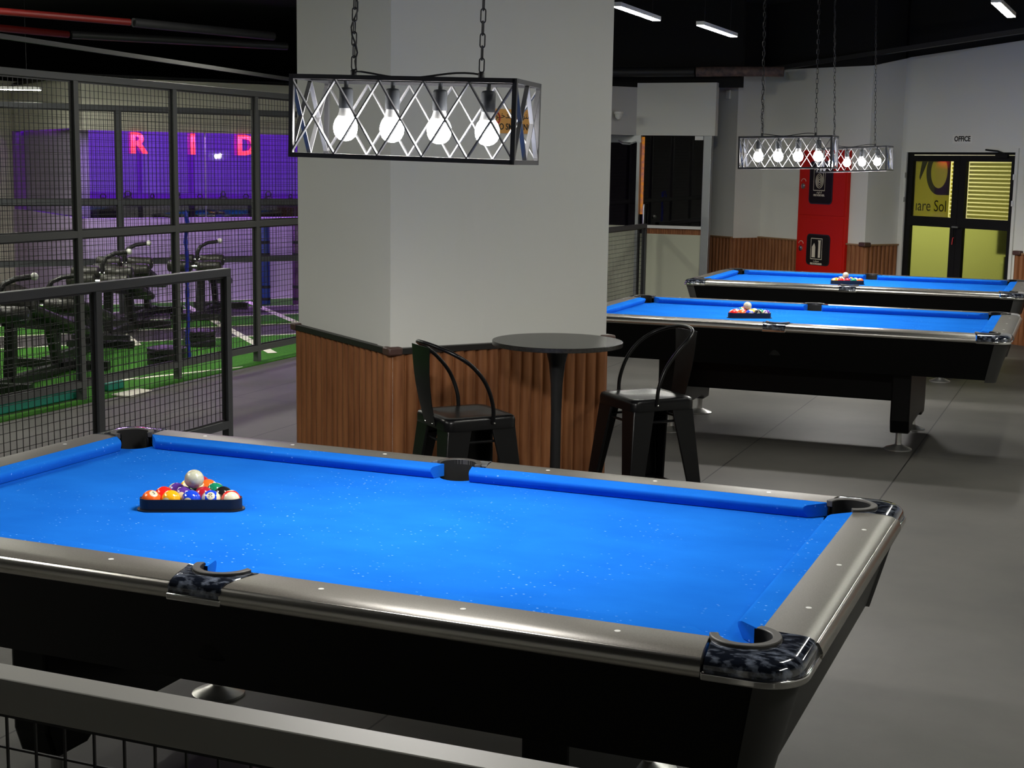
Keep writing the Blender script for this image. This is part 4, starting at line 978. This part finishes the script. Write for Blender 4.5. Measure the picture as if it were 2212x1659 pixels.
tag(MB().tube([(-2.70, 13.225, 2.87), (-2.2, 13.30, 2.875), (-1.70, 13.35, 2.87)], 0.058, 14).build('pipe', M_foam), 'crumpled foil wrapped pipe under the ceiling above the storefront', 'pipe')
tag(MB().box(-0.04, 0.04, -0.03, 0.0, 0, 0.11).build('wall_box', M_wall, bevel=0.01), 'small grey box high on the grey wall beside the storefront header', 'wall box')
bpy.data.objects['wall_box'].location = (-2.43, 13.76, 2.58); bpy.data.objects['wall_box'].rotation_euler = (0, 0, math.atan2(-DA.y, -DA.x))

# ------------------------------------------------------------------ ceiling strip lights
def strip(name, a, b, label, m=M_tube, w=0.07, group='ceiling strip lights'):
    a = Vector(a); b = Vector(b); c = (a+b)/2; L = (b-a).length; d = (b-a)
    R = empty(name, tuple(c), math.atan2(d.y, d.x), label, 'ceiling light', group)
    MB().box(-L/2, L/2, -w/2, w/2, 0.012, 0.045).build('housing', M_white, R, smooth=False)
    MB().box(-L/2+0.01, L/2-0.01, -w/2+0.004, w/2-0.004, 0.008, 0.012).build('diffuser', m, R, smooth=False)
    for x in (-L/2+0.15, L/2-0.15): MB().tube([(x, 0, 0.045), (x, 0, 3.70-c.z)], 0.002, 4).build('hanger', M_chain, R)
    return R
strip('strip_light', (-1.80, 7.56, 3.0), (-1.82, 8.72, 3.0), 'lit ceiling strip light directly right of the pillar top')
strip('strip_light', (-1.57, 9.19, 3.0), (-1.56, 10.40, 3.0), 'lit ceiling strip light above the storefront, second from the pillar')
strip('strip_light', (1.00, 8.00, 3.0), (1.04, 9.10, 3.0), 'lit ceiling strip light in the far upper right corner')
GU = 'unseen strip lights added above the frame'
for i, (a, b) in enumerate((((1.6, 4.2, 3.0), (1.6, 5.4, 3.0)), ((1.7, 0.9, 3.0), (1.7, 2.1, 3.0)), ((3.2, -1.6, 3.0), (3.2, -0.4, 3.0)), ((-2.4, -1.8, 3.0), (-2.4, -0.6, 3.0)), ((-3.2, -1.7, 3.0), (-3.2, -0.5, 3.0)), ((-4.0, -0.6, 3.0), (-4.0, 0.6, 3.0)), ((3.4, 5.0, 3.0), (3.4, 6.2, 3.0)), ((-3.0, 5.2, 3.0), (-3.0, 6.4, 3.0)))):  # unseen strips added for room light, left-hand ones for the pillar
    strip('strip_light', a, b, 'unseen ceiling strip light added above the frame', group=GU)

# ------------------------------------------------------------------ gym on the left
def clip(poly, xmax):
    out = []
    for i in range(len(poly)):
        a, b = poly[i], poly[(i+1) % len(poly)]
        ia, ib = a[0] <= xmax, b[0] <= xmax
        if ia: out.append(a)
        if ia != ib:
            t_ = (xmax-a[0])/(b[0]-a[0]); out.append((xmax, a[1]+t_*(b[1]-a[1])))
    return out
XT = -4.93
nB = -DA                                 # from the studio wall towards the room
def band(s0, s1, t0=-8.0, t1=6.0):
    W0 = V2(-8.78, 11.7)
    p = [W0+nB*s0+DB*t0, W0+nB*s1+DB*t0, W0+nB*s1+DB*t1, W0+nB*s0+DB*t1]
    return clip([(q.x, q.y) for q in p], XT)
struct(MB().prism(band(0.0, 9.0), 0.0, 0.008).build('floor_turf', M_turf, smooth=False))
mb = MB(); mbd = MB()
for k in range(0, 5):
    s0 = 0.06+k*0.93
    mb.prism(band(s0-0.02, s0+0.02), 0.008, 0.0115)
for k in (1, 3): mbd.prism(band(0.08+k*0.93, 0.04+(k+1)*0.93), 0.008, 0.0105)
for a, b in (((-8.10, 12.05), (-5.6, 9.55)), ((-8.42, 11.20), (-5.2, 7.95)), ((-9.2, 10.4), (-6.6, 7.8))):
    a = V2(*a); b = V2(*b); d = (b-a).normalized(); n = V2(-d.y, d.x)*0.045
    mb.prism(clip([tuple((a+n)[:2]), tuple((b+n)[:2]), tuple((b-n)[:2]), tuple((a-n)[:2])], XT), 0.0115, 0.013)
mb.prism(clip([(-5.35, 5.9), (-4.95, 7.0), (-4.95, 7.06), (-5.42, 5.9)], XT), 0.008, 0.012)
struct(mb.build('trim_10', M_line, smooth=False)); struct(mbd.build('trim_11', M_darkrub, smooth=False))
# studio front: half wall, glass, header
W0 = V2(-8.78, 11.7); WA = V2(-9.571, 10.635); WE = W0 + DB*4.5
mb = MB(); wallquad(mb, WA, WE, 0, 1.05); wallquad(mb, WA+DA*4.5, WA, 0, 1.05)
struct(mb.build('wall_gym', M_lav, smooth=False))
w2 = empty('window_2', tuple(WA), math.atan2(DB.y, DB.x), kind='structure')
MB().box(0.02, 5.8, 0.04, 0.05, 1.05, 2.10).build('pane', M_glass, w2, smooth=False)
MB().box(0.0, 0.05, 0.0, 0.08, 1.05, 2.10).build('frame', M_silver, w2, smooth=False)
for x in (1.62, 3.1): MB().box(x, x+0.012, 0.03, 0.06, 1.05, 2.10).build('frame', M_silver, w2, smooth=False)
mb = MB(); wallquad(mb, WA, WE, 2.10, 2.75); wallquad(mb, WA+DA*4.5, WA, 2.12, 2.75)
struct(mb.build('wall_gym_header', M_cream, smooth=False))
# inside the studio
mb = MB(); SB = 3.2
wallquad(mb, WA+DA*SB, WE+DA*SB, 0, 2.75)
struct(mb.build('wall_studio', M_studio, smooth=False))
mb = MB(); wallquad(mb, WA+DA*4.5+DB*0.15, WA+DA*0.3+DB*0.15, 1.05, 2.12); struct(mb.build('wall_studio_side', mat('pale_lilac', (0.42, 0.36, 0.50), 0.7), smooth=False))
mb = MB(); a = WA-DB*0.2; mb.prism([tuple(q[:2]) for q in (a, WE, WE+DA*SB, WA+DA*SB)], 2.72, 2.76); struct(mb.build('ceiling_studio', M_black, smooth=False))
for t_, e_ in ((0.9, 9), (2.4, 9), (3.9, 9)):
    l = bpy.data.lights.new('studio_light', 'AREA'); l.energy = e_*1.0; l.size = 1.2; l.size_y = 0.3; l.shape = 'RECTANGLE'; l.color = (0.42, 0.03, 1.0)
    o = bpy.data.objects.new('studio_light', l); COL.objects.link(o); o.location = WA + DB*t_ + DA*1.6 + V2(0,0,2.65)
    o.rotation_euler = (math.radians(35), 0, math.atan2(DB.y, DB.x))
# added violet light under the studio head, shaped to tint the half wall
l = bpy.data.lights.new('studio_spill', 'AREA'); l.energy = 34; l.shape = 'RECTANGLE'; l.size = 4.5; l.size_y = 0.03; l.color = (0.55, 0.22, 1.0)
o = bpy.data.objects.new('studio_spill', l); COL.objects.link(o); o.location = WA + DB*2.5 - DA*0.10 + V2(0,0,2.085)
o.rotation_euler = (math.radians(-8), 0, math.atan2(DB.y, DB.x))
for ch, t_, lb in (('R', 0.765, 'red letter R on the purple studio glass, leftmost of three'), ('I', 1.452, 'red letter I on the purple studio glass, narrow middle one'), ('D', 2.148, 'red letter D on the purple studio glass, nearest the pillar')):
    org = WA + DB*t_ - DA*0.012 + V2(0,0,1.945)
    o = text_mesh('sign_letter', ch, 0.345, M_redlet, face_mtx((0,0,0), DB, -DA), None, extrude=0.010, bold=0.010)
    o.location = org; tag(o, lb, 'letter', 'red letters on the studio glass')
# low equipment shelf along the inside of the studio glass
sh = empty('equipment_shelf', tuple(WA + DB*0.3 + DA*0.45), math.atan2(DB.y, DB.x), 'long dark equipment shelf behind the studio glass, under the red letters', 'shelf')
for z in (0.35, 0.75, 1.16): MB().box(0, 3.9, -0.18, 0.18, z, z+0.03).build('board', M_bikes, sh, smooth=False)
MB().box(0, 3.9, 0.18, 0.20, 0.0, 1.19).build('back_panel', M_bikes, sh, smooth=False)
for x in (0, 1.3, 2.6, 3.86): MB().box(x, x+0.04, -0.18, 0.18, 0, 1.16).build('upright', M_bikes, sh, smooth=False)
kb = None
for i in range(12):
    if kb is None:
        kb = o = empty('kettlebell')
        MB().sphere((0, 0, 0.085), 0.085, 16, 10).build('body', M_bikes, o)
        MB().tube([(-0.05, 0, 0.15), (-0.055, 0, 0.20), (-0.03, 0, 0.235), (0.03, 0, 0.235), (0.055, 0, 0.20), (0.05, 0, 0.15)], 0.013, 8).build('handle', M_bikes, o)
    else: o = copy_tree(kb)
    o.location = WA + DB*(0.45+0.31*i) + DA*0.45 + V2(0, 0, 1.19); o.rotation_euler = (0, 0, 0.9+0.3*(i % 3)); o.scale = (0.75, 0.75, 0.75) if i % 2 else (0.6, 0.6, 0.6)
    tag(o, 'dark kettlebell on the studio shelf, %s in the row behind the glass' % ['leftmost', 'second', 'third', 'fourth', 'fifth', 'sixth', 'seventh', 'eighth', 'ninth', 'tenth', 'eleventh', 'rightmost'][i], 'kettlebell', 'kettlebells on the studio shelf')
# far left walls of the gym
mb = MB(); wallquad(mb, V2(-14.5, 8.5), V2(-12.35, 12.3), 1.16, 2.80); struct(mb.build('wall_gym_left', M_cream, smooth=False))
mb = MB(); wallquad(mb, V2(-14.5, 8.5), V2(-12.35, 12.3), 0, 1.16); struct(mb.build('trim_12', mat('brown_cladding', (0.11, 0.045, 0.022), 0.5), smooth=False))
mb = MB(); wallquad(mb, V2(-12.35, 12.3), V2(-12.0, 14.8), 0, 2.8); wallquad(mb, V2(-13.2, 13.3), V2(-9.2, 19), 0, 2.8); struct(mb.build('wall_gym_rear', M_cream, smooth=False))

# decline benches
def build_bench():
    K = empty('weight_bench')
    mb = MB(); mb.bar((-0.62, 0, 0.05), (0.70, 0, 0.05), 0.08, 0.06); mb.bar((-0.62, -0.28, 0.04), (-0.62, 0.28, 0.04), 0.07, 0.06); mb.bar((0.70, -0.32, 0.04), (0.70, 0.32, 0.04), 0.07, 0.06)
    mb.bar((-0.40, 0, 0.05), (-0.34, 0, 0.60), 0.08, 0.06); mb.bar((0.42, 0, 0.05), (0.30, 0, 0.40), 0.08, 0.06); mb.bar((-0.45, 0, 0.52), (0.62, 0, 0.36), 0.07, 0.05)
    mb.build('frame', M_steel, K, smooth=False)
    mb = MB(); Mp = Matrix.Translation((0.22, 0, 0.44)) @ Matrix.Rotation(math.radians(16), 4, 'Y'); mb.box(-0.50, 0.55, -0.14, 0.14, 0, 0.07, Mp); mb.build('back_pad', M_pad, K, bevel=0.025, segs=3)
    for x, z in ((-0.52, 0.665), (-0.66, 0.60)):
        ax = MB().tube([(x, -0.30, z), (x, 0.30, z)], 0.014, 8).build('roller_axle', M_chrome, K)
        for sy in (1, -1):
            MB().lathe([(0.02, -0.13), (0.050, -0.13), (0.064, -0.118), (0.066, 0), (0.064, 0.118), (0.050, 0.13), (0.02, 0.13)], 20, M=Matrix.Translation((x, sy*0.165, z)) @ Matrix.Rotation(PI/2, 4, 'X')).build('roller_pad', M_pad, ax, angle=50)
    MB().bar((-0.40, 0, 0.56), (-0.66, 0, 0.60), 0.05, 0.05).build('roller_arm', M_steel, K, smooth=False)
    h = MB().tube([(-0.52, 0.0, 0.66), (-0.52, 0.0, 0.74), (-0.50, -0.03, 0.81), (-0.45, -0.10, 0.85), (-0.40, -0.20, 0.865)], 0.022, 10).build('handle', M_steel, K)
    MB().sphere((-0.392, -0.225, 0.868), 0.030, 14, 10).build('grip_cap', M_grip, h)
    return K
bn = None
GB = 'decline benches on the turf'
# yaw: rollers' axle runs across the view
for i, (tx, ty, yaw, lb) in enumerate(((-7.62, 9.39, 112, 'black roller pad bench whose white capped handle shows left of the blue rope'),
                                       (-7.28, 10.23, 112, 'black roller pad bench whose white capped handle shows right of the blue rope'),
                                       (-5.62, 5.25, 104, 'black roller pad bench at the far left behind the low railing'),
                                       (-6.26, 6.55, 108, 'black roller pad bench beside the second partition post from the left'),
                                       (-6.90, 8.10, 110, 'black roller pad bench low behind the corner of the low railing'))):
    o = build_bench() if bn is None else copy_tree(bn); bn = bn or o
    Rm = Matrix.Rotation(math.radians(yaw), 3, 'Z'); tip = Rm @ Vector((-0.392, -0.225, 0))
    o.location = (tx-tip.x, ty-tip.y, 0.012); o.rotation_euler = (0, 0, math.radians(yaw)); o.scale = (1, 1, 0.88 if i == 3 else 1.0); tag(o, lb, 'weight bench', GB)

# punching bags
for (x, y, m, lb) in ((-7.72, 11.86, M_blue, 'blue standing punching bag with black bands near the studio wall'), (-7.40, 12.10, M_purplebag, 'dark purple standing punching bag against the pillar edge')):
    r_ = 0.062
    o = empty('punching_bag', (x, y, 0.012), 0, lb, 'punching bag', 'standing punching bags')
    MB().lathe([(0.0001, 0), (r_, 0), (r_, 0.01), (r_, 1.03), (r_-0.012, 1.045), (0.0001, 1.045)], 24).build('body', m, o, angle=50)
    for z in (0.05, 0.20, 0.60, 0.75): MB().lathe([(r_-0.002, z), (r_+0.002, z), (r_+0.002, z+0.035), (r_-0.002, z+0.035)], 24).build('band', M_band, o, angle=50)
# rope
pts = [(-5.115+0.004*math.sin(i*0.9), 6.50+0.006*math.sin(i*0.7), 1.34-i*0.04) for i in range(31)]
mb = MB(); mb.tube(pts, [0.016+0.004*math.sin(i*2.4) for i in range(31)], 8)
mb.tube([(-5.115, 6.50, 1.34), (-5.09, 6.46, 1.36), (-5.06, 6.46, 1.262)], 0.010, 6)
tag(mb.build('hanging_rope', M_rope), 'bright blue rope hanging on the tall partition', 'rope')
# teal mats
def mat_roll(poly, z0, z1, m, name, lb, cat, g=None):
    o = MB().prism(poly, z0, z1).build(name, m, None, bevel=0.012, smooth=False); tag(o, lb, cat, g); return o
mat_roll([(-5.40, 4.00), (-5.10, 4.00), (-5.09, 5.15), (-5.28, 5.2)], 0.010, 0.085, M_teal, 'exercise_mat', 'teal folded exercise mat by the foot of the tall partition, lower left', 'mat', 'teal exercise mats')
mat_roll([(-5.26, 5.45), (-5.10, 5.42), (-5.10, 5.62), (-5.24, 5.66)], 0.010, 0.075, M_teal, 'exercise_mat', 'small teal mat piece right of the large folded teal mat', 'mat', 'teal exercise mats')
mat_roll([(-4.98, 5.30), (-4.80, 5.30), (-4.84, 5.62), (-4.98, 5.62)], 0.001, 0.018, M_matwhite, 'floor_card', 'white card lying on the floor outside the partition', 'card')
# weight plates near the benches
for i, (x, y, r_, lb) in enumerate(((-5.62, 6.9, 0.17, 'black weight plates stacked on the turf, nearer pile'), (-6.1, 8.1, 0.15, 'black weight plates stacked on the turf, rear pile'))):
    o = empty('plate_stack', (x, y, 0.014), 0, lb, 'weight plates', 'piles of weight plates')
    for k in range(3): MB().lathe([(0.02, k*0.05), (r_, k*0.05), (r_, k*0.05+0.04), (r_*0.85, k*0.05+0.046), (0.02, k*0.05+0.046)], 28).build('plate', M_steel, o, angle=50)
# dark studio-side desk silhouettes behind the partition's left bay
# ceiling services on the left
tag(MB().bar((-5.35, 4.0, 2.62), (-6.25, 10.4, 2.62), 0.035, 0.03).build('cable_tray', M_tray, smooth=False), 'long grey cable tray slanting over the tall partition', 'cable tray')
GP = 'ceiling pipes above the gym'
k_ = 0.87
def sc(p): return (1.9246+(p[0]-1.9246)*k_, -3.5617+(p[1]+3.5617)*k_, 1.7839+(3.3-1.7839)*k_)
tag(MB().tube([sc((-9.20, 9.0)), sc((-8.56, 10.41))], 0.034, 12).build('pipe', M_redpipe), 'red ceiling pipe, upper and longer of the two red ones', 'pipe', GP)
tag(MB().tube([sc((-10.75, 10.2)), sc((-10.40, 11.6))], 0.038, 12).build('pipe', M_redpipe), 'red ceiling pipe, lower and shorter of the two red ones', 'pipe', GP)
tag(MB().tube([sc((-8.54, 10.45)), sc((-7.9, 12.4))], 0.045, 12).build('pipe', M_pipe), 'dark ceiling pipe continuing from the upper red pipe', 'pipe', GP)
tag(MB().tube([sc((-10.38, 11.65)), sc((-8.57, 13.84))], 0.045, 12).build('pipe', M_pipe), 'dark ceiling pipe continuing from the lower red pipe', 'pipe', GP)
# gym lights
GG = 'gym ceiling strip lights'
strip('strip_light', (-10.25, 9.03, 2.50), (-9.10, 9.52, 2.48), 'lit strip light behind the mesh at the far left edge', m=M_tube, group=GG)
for a, b in (((-7.2, 5.6, 3.4), (-7.2, 6.8, 3.4)), ((-7.2, 3.2, 3.4), (-7.2, 4.4, 3.4)), ((-5.7, 7.2, 3.4), (-5.7, 8.4, 3.4)), ((-9.4, 6.2, 3.4), (-9.4, 7.4, 3.4))):  # unseen strips placed out of view to brighten the gym
    strip('strip_light', a, b, 'unseen gym ceiling strip light added above the frame', m=M_gymtube, group='unseen gym lights added above the frame')
